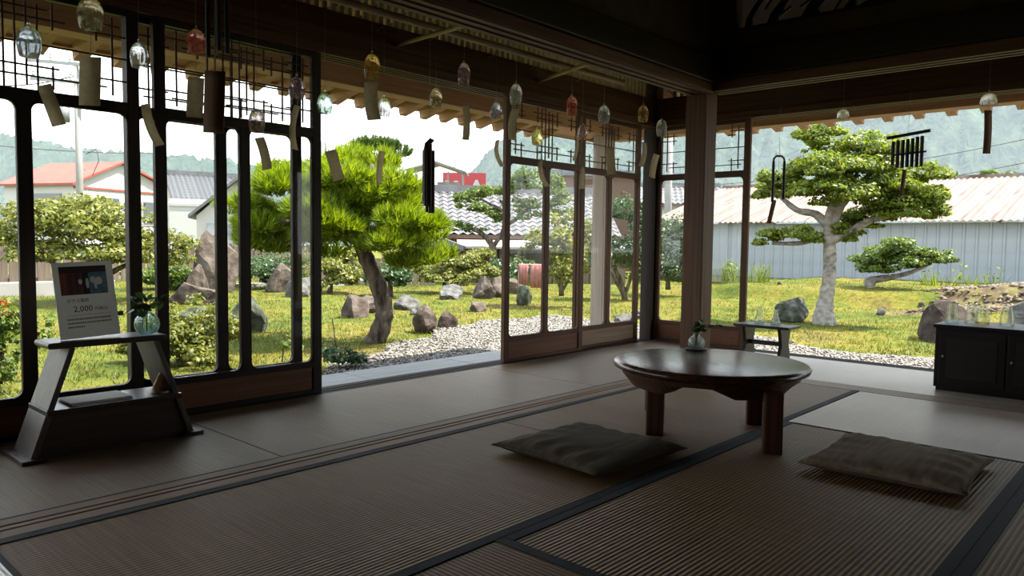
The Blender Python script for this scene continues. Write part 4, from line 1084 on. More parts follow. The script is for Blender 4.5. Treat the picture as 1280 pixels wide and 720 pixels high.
hr = house('red_roofed_house', 'white sided house with red sheet roof beyond the spreading tree', (16.5, 52.47, -0.6), math.radians(23.6), 8.85, 6.0, 4.5, 'white_wall', 'red_roof', (3.6, 6.3), [(2.2, 3.5, 2.6, 4.0), (5.4, 7.6, 2.2, 3.9), (1.0, 3.4, 2.9, 4.1, 's')], 0.35, ridge='y')
MB().box(-.05, 8.9, -.08, .0, 4.42, 4.55).build('red_trim', MT['red_roof'], hr)
for i in range(29):
    MB().box(0.02 + .305 * i, 0.05 + .305 * i, -.03, 0.01, 0.2, 4.4).build('siding_batten', MT['white_wall'], hr)
hg = at_d(222, 300, 46)
house('tile_roofed_house', 'white house with dark tiled roof behind the red roofed one', (hg.x, hg.y, -0.5), math.radians(-15), 5.0, 5.0, 3.4, 'white_wall', 'tile_d', None, [], 0.3, 1.5, 'x', courses=10)
hg = at_d(212, 300, 41)
wb = house('white_outhouse', 'small plain white outhouse with low red lean-to roof', (hg.x, hg.y, -0.5), math.radians(-25), 2.4, 2.2, 2.85, 'white_wall', 'white_roof', None, [], 0.05, .1, 'x')
hg = at_d(246, 300, 34)
g2 = house('gabled_shed', 'small gabled shed with pale boarded front and dark verge', (hg.x, hg.y, -0.5), math.radians(-30), 3.2, 3.0, 2.2, 'white_wall', 'tile_d', None, [], 0.3, 1.5, 'y')
MB().box(.4, 2.8, -.05, .0, 0.9, 1.9).build('boarded_front', MT['corr'], g2)
MB().prism([(-.5, .75), (3.7, .75), (3.7, .82), (-.5, .82)], 'y', -.7, 0).build('lean_to_roof', MT['red_roof'], g2)

# house with the silver tiled roof
a = at_d(545, 300, 22.5)
th = house('silver_tiled_house', 'low house with silver grey tiled roof behind the cloud pruned tree', (a.x, a.y, -0.5), YAW - math.pi / 2 + 0.12, 5.2, 4.6, 1.55, 'brown_wall', 'tile', None, [(1.9, 3.4, .35, 1.1), (3.6, 4.9, .35, 1.1)], 0.35, 1.25, 'x', courses=11)
MB().prism([(-1.5, 1.08), (-.02, 1.32), (-.02, 1.38), (-1.5, 1.14)], 'x', 0.6, 5.4).build('white_lean_to_roof', MT['white_roof'], th)
for x in (0.8, 2.3, 3.8, 5.2):
    MB().box(x - .05, x + .05, -1.4, -1.3, 0, 1.1).build('lean_to_post', MT['fence'], th)
for i in range(18):
    MB().box(.6 + .27 * i, .83 + .27 * i, -1.36, -1.33, 0.05, 0.62).build('fence_board', MT['fence'], th)
MB().beam((-.5, -1.0, 1.55), (.75, -1.6, 1.08), 0.12, 0.14).build('verge_board', MT['tile_d'], th)
# brown walled building and the pale house beside it
a = at_d(688, 300, 32)
bb = house('brown_building', 'plain brown walled building behind the eave post', (a.x, a.y, -0.5), YAW - math.pi / 2, 3.6, 4, 4.1, 'brown_wall', 'tile_d', None, [], 0.15, .12, 'x')
f = MB().box(.85, 1.55, -.06, 0, 1.4, 3.6).build('window', MT['white_roof'], bb); MB().box(1.0, 1.42, -.08, -.05, 1.9, 3.4).build('pane', MT['white_wall'], f)
a = at_d(806, 300, 39)
house('pale_house', 'pale house with wide white window frames beyond the corner door', (a.x, a.y, -0.5), YAW - math.pi / 2 - .15, 3.6, 4, 3.3, 'white_wall', 'tile', None, [(.4, 1.6, 1.3, 2.6), (1.8, 3.2, 1.3, 2.6)], 0.3, .9, 'x', courses=5)
a = at_d(872, 300, 46)
house('grey_tiled_house', 'low house with pale grey tiled roof rising behind the shed', (a.x, a.y, -0.5), YAW - math.pi / 2 - .3, 4.2, 4, 2.7, 'concrete', 'tile', None, [], 0.3, .95, 'x', courses=6)
a = at_d(1150, 300, 44)
house('dark_gabled_house', 'house whose dark gable just tops the shed roof', (a.x, a.y, -0.5), YAW - math.pi / 2 - .5, 4.2, 4, 3.5, 'concrete', 'tile_d', None, [], 0.3, 1.0, 'y')

# balcony frame and red billboard
a = at_d(517, 300, 45)
bal = tag(empty('roof_terrace', (a.x, a.y, -0.5), YAW - math.pi / 2), 'steel roof terrace frame with corrugated canopy on white building', 'building')
MB().box(-.6, 3.2, 0, 3, 0, 3.2).build('wall', MT['white_wall'], bal)
for x in (0.1, 1.0, 2.0, 2.9):
    MB().box(x - .04, x + .04, 0.1, .18, 3.2, 5.4).build('post', MT['steel'], bal)
for z in (3.5, 3.85, 4.2):
    MB().box(0, 3, .1, .15, z, z + .05).build('railing', MT['steel'], bal)
MB().box(1.2, 2.6, 1.8, 1.9, 3.2, 4.9).build('back_wall', MT['concrete'], bal)
MB().prism([(-.5, 5.45), (1.3, 5.95), (3.1, 5.35), (3.1, 5.27), (1.3, 5.85), (-.5, 5.37)], 'y', -.3, 2.2).build('canopy', MT['steel'], bal)
a = at_d(553, 300, 52)
sg = tag(empty('billboard', (a.x, a.y, -0.5), YAW - math.pi / 2), 'red billboard with large white letters beyond the tiled roof', 'sign')
MB().box(0, 2.95, 0, .15, 3.3, 5.95).build('board', MT['red_sign'], sg)
def text(body, size, loc, rot, mat, parent, name='lettering', ext=0.003, align='LEFT', sx=1.0):
    cu = bpy.data.curves.new(name, 'FONT'); cu.body = body; cu.size = size; cu.extrude = ext; cu.align_x = align
    cu.resolution_u = 2
    o = bpy.data.objects.new(name, cu); COL.objects.link(o); o.parent = parent
    o.location = loc; o.rotation_euler = rot; o.scale = (sx, 1, 1)
    cu.materials.append(mat)
    return o
text('A', 2.3, (1.55, -.03, 3.9), (math.pi / 2, 0, 0), MT['white_roof'], sg)
MB().box(.15, .45, -.04, 0, 3.9, 5.4).build('white_stroke', MT['white_roof'], sg)
MB().box(.75, 1.05, -.04, 0, 3.9, 5.4).build('white_stroke', MT['white_roof'], sg)
for x in (.5, 2.4):
    MB().box(x - .06, x + .06, .15, .27, 0, 3.6).build('support', MT['steel'], sg)

# fences and kerbs
def fence(label, a, b, z0, h, pitch, w):
    a, b = Vector(a), Vector(b); d = (b - a); L = d.length; rz = math.atan2(d.y, d.x)
    root = tag(empty('board_fence', (a.x, a.y, z0), rz), label, 'fence')
    base = None
    for i in range(int(L / pitch)):
        if base is None:
            base = MB().box(0, w, -.012, .012, .04, h).build('board', MT['fence'], root); s = base
        else:
            s = base.copy(); COL.objects.link(s); s.parent = root
        s.location = (i * pitch, 0, 0.03 * math.sin(i * 2.1))
    for z in (.2, h - .22):
        MB().box(0, L, .013, .05, z, z + .08).build('rail', MT['fence'], root)
    for k in range(int(L / 2) + 1):
        MB().box(2 * k - .05, 2 * k + .05, .05, .14, 0, h).build('post', MT['fence'], root)
    return root
fence('weathered board fence behind the tall craggy rocks', (2.0, 19.0, 0), (13.5, 19.5, 0), -0.35, 0.95, 0.21, 0.16)
fence('weathered board fence behind the broad yellow green tree', (-2.2, 17.5, 0), (5.2, 17.5, 0), -0.35, 0.8, 0.25, 0.16)
fence('dark board fence behind the pine trunk', (9.6, 16.2, 0), (13.2, 14.6, 0), -0.4, 0.75, 0.2, 0.17)
tag(MB().box(1.0, 5.6, 15.6, 15.85, -.45, -.06).build('kerb', MT['concrete'], bevel=.01), 'low white concrete kerb in front of the fence', 'kerb', None, 'structure')
tag(MB().box(6.8, 12.8, 15.6, 15.8, -.45, -.22).build('kerb', MT['concrete'], bevel=.01), 'low grey concrete edging behind the tall rocks', 'kerb', None, 'structure')

# towels on a drying rack
a = at_d(648, 345, 15.2)
rk = tag(empty('towel_rack', (a.x, a.y, -.4), YAW - math.pi / 2), 'low wooden drying rack holding pink towels', 'rack')
for x in (0, .5):
    for y in (-.15, .15):
        MB().tube([(x, y, 0), (x, 0, .72)], .014, 6).build('rack_leg', MT['fence'], rk)
MB().tube([(-.05, 0, .72), (.55, 0, .72)], .014, 6).build('rack_bar', MT['fence'], rk)
for i, (x0, x1, dz) in enumerate(((0.0, .2, .40), (.24, .5, .46))):
    mb = MB(); v = []; n = 12
    for k in range(n + 1):
        x = x0 + (x1 - x0) * k / n; f_ = .014 * math.sin(k * 1.7 + i)
        v += [(x, -.03 + f_, .72 - dz), (x, -.022 + f_ * .4, .72), (x, 0, .742), (x, .022, .72), (x, .03 - f_, .72 - dz * .9)]
    mb.poly(v, [(5 * k + j, 5 * k + j + 1, 5 * k + 6 + j, 5 * k + 5 + j) for k in range(n) for j in range(4)])
    t = mb.build('towel', MT['pink'], None, smooth=True)
    t.location = (a.x, a.y, -.4); t.rotation_euler = (0, 0, YAW - math.pi / 2)
    m = t.modifiers.new('thickness', 'SOLIDIFY'); m.thickness = .006
    tag(t, 'narrow pink towel hanging on the low rack' if i == 0 else 'wide pink towel hanging on the low rack', 'towel')

# utility poles and wires
def upole(label, px, dist, ztop, r, arms):
    a = at_d(px, 300, dist)
    root = tag(empty('utility_pole', (a.x, a.y, -.6), YAW - math.pi / 2 + .4), label, 'utility pole')
    MB().tube([(0, 0, 0), (0, 0, ztop + .6)], [r, r * .75], 12).build('pole', MT['concrete'], root, smooth=True)
    for i, (z, L) in enumerate(arms):
        ar = MB().box(-L * .75, L * .25, -.05 - r, -r + .02, z + .55, z + .65).build('crossarm', MT['steel'], root)
        for k in range(4):
            x = -L * .7 + k * L * .3
            MB().lathe([(.0, 0), (.05, .02), (.03, .08), (.06, .11), (.03, .16), (.05, .2), (0, .22)], (x, -.05 - r / 2, z + .65), 8).build('insulator', MT['white_roof'], ar)
    return root
up = upole('tall concrete utility pole with crossarms beside the red roofed house', 101, 30, 7.2, .13, [(6.6, 1.9), (6.0, 1.8), (5.3, 1.5)])
MB().tube([(.2, 0, 4.2), (.55, 0, 4.4), (.6, 0, 4.0), (.4, 0, 3.5), (.15, 0, 3.7)], .015, 5).build('cable_loop', MT['wire'], up)
MB().lathe([(0, 0), (.2, .03), (.2, .55), (0, .6)], (-.4, -.25, 5.2), 12).build('transformer', MT['steel'], up, smooth=True)
upole('plain concrete utility pole behind the corner door pane', 834, 31, 6.6, .16, [(5.9, 1.2)])
def wire(label, a, b, sag, group=None):
    a, b = Vector(a), Vector(b)
    pts = [a.lerp(b, t / 14) - Vector((0, 0, 4 * sag * (t / 14) * (1 - t / 14))) for t in range(15)]
    tag(MB().tube(pts, .022, 5).build('power_wire', MT['wire']), label, 'wire', group)
wire('upper power wire crossing before the wooded hill', at_d(880, 232, 60), at_d(1380, 152, 60), .6)
wire('lower power wire crossing before the wooded hill', at_d(880, 258, 60), at_d(1380, 182, 60), .6)
wire('power wire running from the tall utility pole crossarm to the side', at_d(-40, 104, 34), at_d(92, 95, 30.1), .2)
wire('thin wire running across above the red roofed house', at_d(-40, 178, 36), at_d(240, 190, 44), .2)
for i, (x, y0, dist) in enumerate(((401, 176, 40), (407, 178, 41))):
    p = at_d(x, y0, dist); q = at_d(x, 300, dist)
    tag(MB().tube([(p.x, p.y, -.5), (p.x, p.y, p.z)], .06, 8).build('pipe_mast', MT['concrete']), ('taller' if i == 0 else 'shorter') + ' slim grey mast behind the pine crown', 'mast', 'pair of slim masts')
p = at_d(578, 195, 48)
an = tag(empty('antenna', (p.x, p.y, -.5)), 'thin rooftop aerial mast beside the red billboard', 'antenna')
MB().tube([(0, 0, 0), (0, 0, p.z + .5)], .03, 6).build('mast', MT['steel'], an)
MB().beam((-.4, .4, p.z - .2), (.4, -.4, p.z - .2), .04, .04).build('element', MT['steel'], an)

# distant round tree behind the shed
DW = 40
pads = px_pads(DW, [(1250, 228, .8, .8, .55, 0), (1240, 235, .6, .6, .4, 0), (1262, 233, .6, .6, .4, 0)])
tree('round_tree', 'round green tree top rising behind the shed ridge', tuple(at_d(1250, 320, 40)), [at_d(1250, 320, 40), at_d(1250, 235, 40)], [], pads, 3000, 0.22, 'leaf_g', 'bark', 71, [.15, .1])

# ------------------------------------------------------------------ wooded hills
MT['forest'] = noisy('forest_canopy', [(0.30, (0.006, 0.016, 0.012)), (0.5, (0.016, 0.034, 0.020)), (0.62, (0.028, 0.05, 0.026)), (0.75, (0.055, 0.075, 0.045))], (.2, .2, .2), 9, 0.95, 0.05, 1.0, 3.0)
azs = np.radians(np.linspace(112, -35, 520)); rs = np.concatenate([np.linspace(210, 520, 56), [600, 700]])
A, Rr = np.meshgrid(azs, rs, indexing='ij')
elev = np.interp(np.degrees(A), [-35, 0, 8, 14, 20, 25, 31, 36, 40, 43, 45.5, 48, 52, 58, 63, 68, 74, 80, 112], [.34, .34, .34, .33, .31, .28, .235, .19, .165, .135, .085, .05, .055, .07, .092, .10, .108, .105, .09])
hn = (0.09 * np.sin(A * 9) + 0.06 * np.sin(A * 23 + 1) + 0.04 * np.sin(A * 47 + 2)) * 0.5
prof = np.clip((Rr - 215) / (470 - 215), 0, 1.15)
rid = 0.08 * np.sin(A * 31 + Rr * .013) * np.sin(Rr * .021)
Hh = 470 * elev * (1 + hn) * (prof ** 0.85 + rid * prof * (1 - np.clip(prof, 0, 1)) * 2)
nr = np.random.default_rng(8)
Hh = Hh + nr.normal(0, 1.6, Hh.shape) * (prof > 0.02) - 0.6
V = np.stack([Rr * np.cos(A), Rr * np.sin(A), Hh], -1).reshape(-1, 3)
i2 = np.arange(A.size).reshape(A.shape)
Fh = np.stack([i2[:-1, :-1], i2[1:, :-1], i2[1:, 1:], i2[:-1, 1:]], -1).reshape(-1, 4)
tag(fast_mesh('hills', V, Fh, MT['forest'], None, False), 'steep wooded hills in the hazy distance', 'hills', None, 'structure')
# summer haze between the houses and the hills
m, nt, out = _mat('haze')
vs = N(nt, 'ShaderNodeVolumeScatter'); vs.inputs['Color'].default_value = (0.76, 0.88, 1.0, 1); vs.inputs['Density'].default_value = 0.0013; vs.inputs['Anisotropy'].default_value = 0.0
nt.links.new(vs.outputs[0], out.inputs['Volume'])
mb = MB(); v = []; n = 24
for z in (-1, 150):
    for rr2 in (75, 215):
        for k in range(n + 1):
            a = math.radians(112 - 147 * k / n); v.append((rr2 * math.cos(a), rr2 * math.sin(a), z))
f = []
m1 = n + 1
for k in range(n):
    f += [(k, k + 1, m1 + k + 1, m1 + k), (2 * m1 + k, 3 * m1 + k, 3 * m1 + k + 1, 2 * m1 + k + 1), (k, 2 * m1 + k, 2 * m1 + k + 1, k + 1), (m1 + k, m1 + k + 1, 3 * m1 + k + 1, 3 * m1 + k)]
f += [(0, m1, 3 * m1, 2 * m1), (n, 2 * m1 + n, 3 * m1 + n, m1 + n)]
mb.poly(v, f)
tag(mb.build('haze', m), 'thin summer haze in front of the hills', 'haze', None, 'stuff')

# ================================================================== THINGS IN THE ROOM
# ---- round low table
TC = (2.90, 1.512)
tb = tag(empty('low_table', (TC[0], TC[1], 0)), 'round dark lacquered low table on the tatami', 'table')
R0, ZT = 0.405, 0.29
MB().lathe([(0, ZT), (R0 - .03, ZT), (R0 - .008, ZT - .004), (R0, ZT - .014), (R0 - .004, ZT - .026), (R0 - .03, ZT - .036), (R0 - .07, ZT - .04), (0, ZT - .04)], (0, 0, 0), 72).build('tabletop', MT['table'], tb, smooth=True)
LEGS = [(2.735 - TC[0], 1.160 - TC[1]), (2.655 - TC[0], 1.620 - TC[1]), (3.120 - TC[0], 1.405 - TC[1]), (3.035 - TC[0], 1.865 - TC[1])]
leg_ang = [math.atan2(y, x) for x, y in LEGS]
def apron_depth(a):
    d = min(abs((a - b + math.pi) % (2 * math.pi) - math.pi) for b in leg_ang)
    return 0.062 if d < 0.34 else 0.02 if d > 0.62 else 0.062 - 0.042 * (d - 0.34) / 0.28
mb = MB(); v = []; n = 96
for k in range(n):
    a = 2 * math.pi * k / n; dp = apron_depth(a); c, s = math.cos(a), math.sin(a)
    for r, z in ((R0 - .035, ZT - .039), (R0 - .04, ZT - .055), (R0 - .055 - dp * .35, ZT - .04 - dp), (R0 - .15, ZT - .04 - dp), (R0 - .15, ZT - .039)):
        v.append((r * c, r * s, z))
mb.poly(v, [(5 * k + j, 5 * k + j + 1, 5 * ((k + 1) % n) + j + 1, 5 * ((k + 1) % n) + j) for k in range(n) for j in range(4)])
mb.build('apron', MT['table_leg'], tb)
for x, y in LEGS:
    o = MB().prism([(-.036, -.03), (-.03, -.036), (.03, -.036), (.036, -.03), (.036, .03), (.03, .036), (-.03, .036), (-.036, .03)], 'z', 0, ZT - .06).build('leg', MT['table_leg'], tb, bevel=.003)
    o.location = (x, y, 0); o.rotation_euler = (0, 0, math.radians(28))

# ---- glass vase with a sprig
def sprig(parent, stems, seed, mat='leaf_d', size=.035, n=9, m_stem='leaf_g'):
    r = random.Random(seed)
    for pts in stems:
        limb('stem', pts, .0015, MT[m_stem], parent, 5)
        P = [Vector(p) for p in pts]
        for i in range(n):
            t = 0.35 + 0.65 * i / max(1, n - 1); q = t * (len(P) - 1); k = min(int(q), len(P) - 2)
            p = P[k].lerp(P[k + 1], q - k)
            d = Vector((r.gauss(0, 1), r.gauss(0, 1), r.gauss(.4, .6))).normalized()
            s = d.cross(Vector((r.gauss(0, 1), r.gauss(0, 1), r.gauss(0, 1)))).normalized(); L = size * r.uniform(.7, 1.2)
            u = d.cross(s)
            mb = MB().poly([p, p + d * L * .35 + s * L * .28 + u * .003, p + d * L * .75 + s * L * .22, p + d * L, p + d * L * .75 - s * L * .22, p + d * L * .35 - s * L * .28 + u * .003], [(0, 1, 2, 3), (0, 3, 4, 5)])
            mb.build('leaf', MT[mat], parent)
vp_ = Vector((3.150, 1.712, ZT))
tag(MB().lathe([(0, 0), (.048, 0), (.05, .002), (.05, .005), (.046, .007), (0, .007)], (vp_.x, vp_.y, vp_.z + .0005), 28).build('coaster', MT['stool'], None), 'thin dark round coaster under the small glass vase', 'coaster')
vs_ = tag(empty('bud_vase', (vp_.x, vp_.y, vp_.z + .008)), 'small round glass vase with leafy sprig on the low table', 'vase')
MB().lathe([(.022, 0), (.034, .008), (.04, .022), (.038, .036), (.028, .048), (.018, .055), (.0165, .066), (.02, .073)], (0, 0, 0), 24).build('glass_body', MT['clear'], vs_, smooth=True)
MB().lathe([(0, .002), (.03, .008), (.036, .022), (.034, .034), (0, .034)], (0, 0, 0), 20).build('water', MT['water'], vs_, smooth=True)
e = RT
sprig(vs_, [[(0, 0, .01), tuple(e * .01 + UPV * .07), tuple(e * .06 + UPV * .10), tuple(e * .125 + UPV * .105)], [(0, 0, .01), tuple(e * .005 + UPV * .08), tuple(e * .03 + UPV * .115)], [(0, 0, .01), tuple(-e * .005 + UPV * .08), tuple(-e * .015 + UPV * .1)]], 4, size=.034)

# ---- floor cushions
def cushion(label, cx, cy, w, d, h, rz, mat, seed):
    n = 36; r = random.Random(seed)
    mb = MB(); top, bot = [], []
    ph = [r.uniform(0, 6) for _ in range(5)]
    for i in range(n + 1):
        for j in range(n + 1):
            u, v_ = 2 * i / n - 1, 2 * j / n - 1
            eu, ev = 1 - abs(u) ** 3.5, 1 - abs(v_) ** 3.5
            t = max(0, eu * ev) ** 0.42
            pinch = 1 - 0.07 * (1 - abs(u) ** 2) * abs(v_) ** 4
            pinch2 = 1 - 0.07 * (1 - abs(v_) ** 2) * abs(u) ** 4
            x, y = u * w / 2 * pinch2, v_ * d / 2 * pinch
            wr = 0.0035 * math.sin(v_ * 17 + 2.2 * math.sin(u * 3 + ph[0]) + ph[1]) * abs(u) ** 1.5 + 0.0035 * math.sin(u * 15 + 2 * math.sin(v_ * 2.6 + ph[2]) + ph[3]) * abs(v_) ** 2 + 0.005 * math.sin(u * 2.2 + ph[4]) * math.sin(v_ * 2.7 + ph[0])
            top.append((x, y, h * .42 + (h * .58) * t + wr * t * 1.6))
            bot.append((x, y, h * .42 * (1 - min(1, t * 1.25))))
    N1 = (n + 1)
    f = []
    for i in range(n):
        for j in range(n):
            a = i * N1 + j
            f.append((a, a + N1, a + N1 + 1, a + 1)); f.append((N1 * N1 + a, N1 * N1 + a + 1, N1 * N1 + a + N1 + 1, N1 * N1 + a + N1))
    edge = [i * N1 for i in range(n + 1)] + [n * N1 + j for j in range(1, n + 1)] + [i * N1 + n for i in range(n - 1, -1, -1)] + [j for j in range(n - 1, 0, -1)]
    K = N1 * N1
    for k in range(len(edge)):
        a, b = edge[k], edge[(k + 1) % len(edge)]
        f.append((a, b, K + b, K + a))
    mb.poly(top + bot, f)
    root = tag(empty('floor_cushion', (cx, cy, 0.0025), rz), label, 'cushion')
    mb.build('cover', MT[mat], root, smooth=True)
    pts = []
    for k in edge + edge[:1]:
        p = Vector(top[k]); q = Vector(bot[k]); pts.append((p + q) / 2)
    MB().tube(pts[::2] + [pts[0]], .0035, 5).build('seam', MT[mat], root, smooth=True)
    return root
cushion('dark grey brown floor cushion lying left of the table legs', 2.232, 1.640, .51, .51, .056, math.radians(-4), 'cushion_dark', 1)
cushion('olive brown floor cushion beside the pale tatami mat', 2.848, 0.752, .51, .51, .060, math.radians(2), 'cushion', 2)

# ---- display stand by the glass doors
st = tag(empty('display_stand', (1.05, 3.02, 0)), 'wooden trestle display stand with two shelves by the glass doors', 'stand')
MB().prism([(-.215, .385), (.185, .385), (.19, .392), (.19, .400), (.185, .407), (-.215, .407), (-.22, .400), (-.22, .392)], 'y', -.085, .07).build('top_shelf', MT['stand'], st, bevel=.003)
for s in (-1, 1):
    o = MB().prism([(s * .135, .385), (s * .155, .385), (s * .285, .012), (s * .262, .012)], 'y', -.095, .10).build('side_board', MT['stand_side'], st, bevel=.002)
    MB().box(*sorted((s * .235, s * .315)), -.115, .12, 0.0005, .014).build('foot', MT['stand'], st, bevel=.002)
MB().box(-.235, .235, -.11, .10, .155, .175).build('lower_shelf', MT['stand'], st, bevel=.003)
MB().prism([(-.215, .154), (.215, .154), (.262, .001), (-.262, .001)], 'y', -.085, -.06).build('front_panel', MT['stand'], st)
# papers
for k in range(5):
    dx = (.004, -.003, .002, 0, -.002)[k]
    tag(MB().box(.90 + dx, 1.105 + dx, 2.935 - dx, 3.075 - dx, .1755 + .0022 * k, .1775 + .0022 * k).build('paper_sheet', MT['card']), 'topmost white leaflet of the low stack on the lower shelf' if k == 4 else 'white leaflet beneath the topmost one on the lower shelf', 'paper', 'leaflets on the lower shelf')
# little stone ornament
o = rock('x', 1.0, 3.0, .088, .07, .098, 'stone_fig', 33, 0.5, 0.25, 0.42, name='stone_ornament')
o.location = (1.232, 2.975, .176)
tag(o, 'knobbly ochre stone ornament on the lower shelf end', 'ornament')
# price sign card
sc_ = tag(empty('price_card', (0.886, 2.985, .409)), 'white price card with product photo leaning on the top shelf', 'sign')
sc_.rotation_euler = (math.radians(-9), math.radians(-2.0), math.radians(4))
MB().box(0, .207, 0, .004, 0, .278).build('card_board', MT['card'], sc_)
ph = MB().box(.020, .182, -.0008, 0, .158, .262).build('photo_print', noisy('photo_dark_red', [(0.35, (0.05, 0.012, 0.01)), (0.65, (0.24, 0.05, 0.025))], (90, 90, 2), 2, .4, .4), sc_)
MB().box(.118, .182, -.0012, -.0008, .158, .238).build('photo_blue_area', noisy('photo_blue', [(0.3, (0.06, 0.13, 0.19)), (0.7, (0.16, 0.28, 0.36))], (40, 40, 40), 2, .4), ph)
MB().box(.094, .118, -.0012, -.0008, .158, .25).build('photo_dark_area', plain('photo_black', (.012, .01, .012), .4), ph)
MB().box(.020, .182, -.0014, -.0011, .238, .262).build('photo_top_dark_area', plain('photo_top_dark', (.02, .014, .014), .4), ph)  # near-black band printed across the top of the picture
for (x, z, w, h) in ((.088, .205, .014, .02), (.112, .198, .012, .04), (.132, .21, .02, .025), (.152, .205, .026, .03), (.14, .19, .01, .03)):
    n = 10
    MB().prism([(x + w / 2 * math.cos(2 * math.pi * k / n), z + h / 2 * math.sin(2 * math.pi * k / n)) for k in range(n)], 'y', -.0018, -.0014).build('photo_bell', MT['card'], ph)
RX = (math.pi / 2, 0, 0)
text('ガラス風鈴', .0155, (.034, -.0004, .131), RX, MT['ink'], sc_, ext=.0003)
text('2,000', .030, (.054, -.0004, .096), RX, MT['ink'], sc_, ext=.0003)
text('円(税込)', .0135, (.128, -.0004, .098), RX, MT['ink'], sc_, ext=.0003, sx=.9)
MB().box(.03, .185, -.0006, 0, .0835, .0845).build('red_rule', MT['ink_red'], sc_)
for row, z in enumerate((.066, .052, .038)):
    r = random.Random(row); x = .03
    while x < (.18 if row < 2 else .085):
        w = r.uniform(.003, .0055)
        MB().box(x, x + w, -.0006, 0, z, z + .006).build('small_print', MT['ink_grey'], sc_); x += w + .0028
# round vase with leaves
rv = tag(empty('round_vase', (1.180, 2.975, .4075)), 'round clear glass vase with leafy sprigs beside the price card', 'vase')
MB().lathe([(.018, 0), (.034, .008), (.0435, .025), (.046, .042), (.042, .06), (.03, .075), (.018, .082), (.017, .09), (.02, .095)], (0, 0, 0), 26).build('glass_body', MT['aqua'], rv, smooth=True)
MB().lathe([(0, .003), (.03, .008), (.041, .025), (.0435, .042), (.042, .05), (0, .05)], (0, 0, 0), 22).build('water', MT['water'], rv, smooth=True)
sprig(rv, [[(0, 0, .01), (-.01, 0, .09), (-.05, .0, .11), (-.085, -.005, .08)], [(0, 0, .01), (.005, 0, .1), (.03, 0, .14), (.06, 0, .12)], [(0, 0, .01), (0, 0, .1), (0, .01, .15)], [(0, 0, .01), (-.01, 0, .1), (-.05, .01, .135)]], 7, size=.042, n=8)

# ---- cabinet with glasses
cb = tag(empty('low_cabinet', (4.75, 0.56, 0)), 'low black lacquered cabinet standing before the open side', 'cabinet')
MB().box(-.165, .175, -.49, .49, .02, .345).build('body', MT['cabinet'], cb, bevel=.004)
MB().box(-.18, .18, -.5, .5, .345, .363).build('top', MT['cabinet'], cb, bevel=.004)
MB().box(-.15, .165, -.48, .48, 0.0005, .02).build('plinth', MT['cabinet'], cb)
for k in range(3):
    y0 = -.47 + .315 * k
    d = MB().box(-.173, -.166, y0, y0 + .305, .04, .33).build('door', MT['cabinet'], cb, bevel=.002)
    MB().box(-.176, -.172, y0 + .035, y0 + .27, .075, .295).build('door_panel', MT['stool'], d, bevel=.001)
    MB().lathe([(0, 0), (.008, .002), (.005, .008), (0, .009)], (0, 0, 0), 10).build('knob', MT['brass'], d).matrix_local = Matrix.Translation((-.176, y0 + .285, .19)) @ Matrix.Rotation(-math.pi / 2, 4, 'Y')
def tumbler(label, x, y, tint, cat='glass'):
    t = tag(empty('tumbler', (x, y, .3635)), label, cat)
    MB().lathe([(.0, .004), (.030, .004), (.031, .012)], (0, 0, 0), 22).build('glass_base', MT[tint], t, smooth=True)
    MB().lathe([(.031, 0), (.0345, .004), (.0345, .016), (.031, .05), (.024, .088), (.0205, .105)], (0, 0, 0), 24).build('glass_wall', MT['clear'], t, smooth=True)
    return t
MT['yellow'] = glassy('yellow_glass', (0.95, 0.88, 0.35), 0.5, (0.6, 0.5, 0.12))
tumbler('tapered clear tumbler with aqua base at the cabinet end', 4.735, 1.005, 'aqua')
tumbler('tapered clear tumbler close beside the yellow based one', 4.770, .918, 'clear')
tumbler('tapered tumbler with yellow base on the cabinet', 4.745, .860, 'yellow')
tumbler('tapered clear tumbler standing apart on the cabinet', 4.725, .745, 'clear')

# ---- little stool with bottles
sl_ = tag(empty('small_stool', (4.95, 2.165, 0)), 'small black wooden stool with cut board legs by the open side', 'stool')
MB().box(-.10, .10, -.195, .195, .222, .240).build('seat', MT['stool'], sl_, bevel=.005)
for s in (-1, 1):
    prof = [(-.085, 0), (-.05, 0), (-.03, .03), (.03, .03), (.05, 0), (.085, 0), (.075, .06), (.055, .11), (.07, .17), (.085, .221), (-.085, .221), (-.07, .17), (-.055, .11), (-.075, .06)]
    lg = MB().prism(prof, 'y', s * .125 - .011, s * .125 + .011).build('leg', MT['stool'], sl_)
    lg.location.z = .0005
MB().box(-.015, .015, -.12, .12, .10, .13).build('stretcher', MT['stool'], sl_)
def flask(label, x, y, h):
    t = tag(empty('glass_flask', (x, y, .2405)), label, 'bottle')
    MB().lathe([(0, .003), (.03, .003), (.0335, .008), (.031, .025), (.021, h * .5), (.013, h * .72), (.011, h * .88), (.015, h)], (0, 0, 0), 22).build('glass_body', MT['clear'], t, smooth=True)
    MB().lathe([(0, .004), (.0295, .008), (.0285, .022), (0, .022)], (0, 0, 0), 18).build('water', MT['water'], t, smooth=True)
flask('slim necked clear glass flask with small cap on the stool', 4.945, 2.215, .125)
flask('plain tapered clear glass flask at the stool edge', 4.935, 2.095, .105)

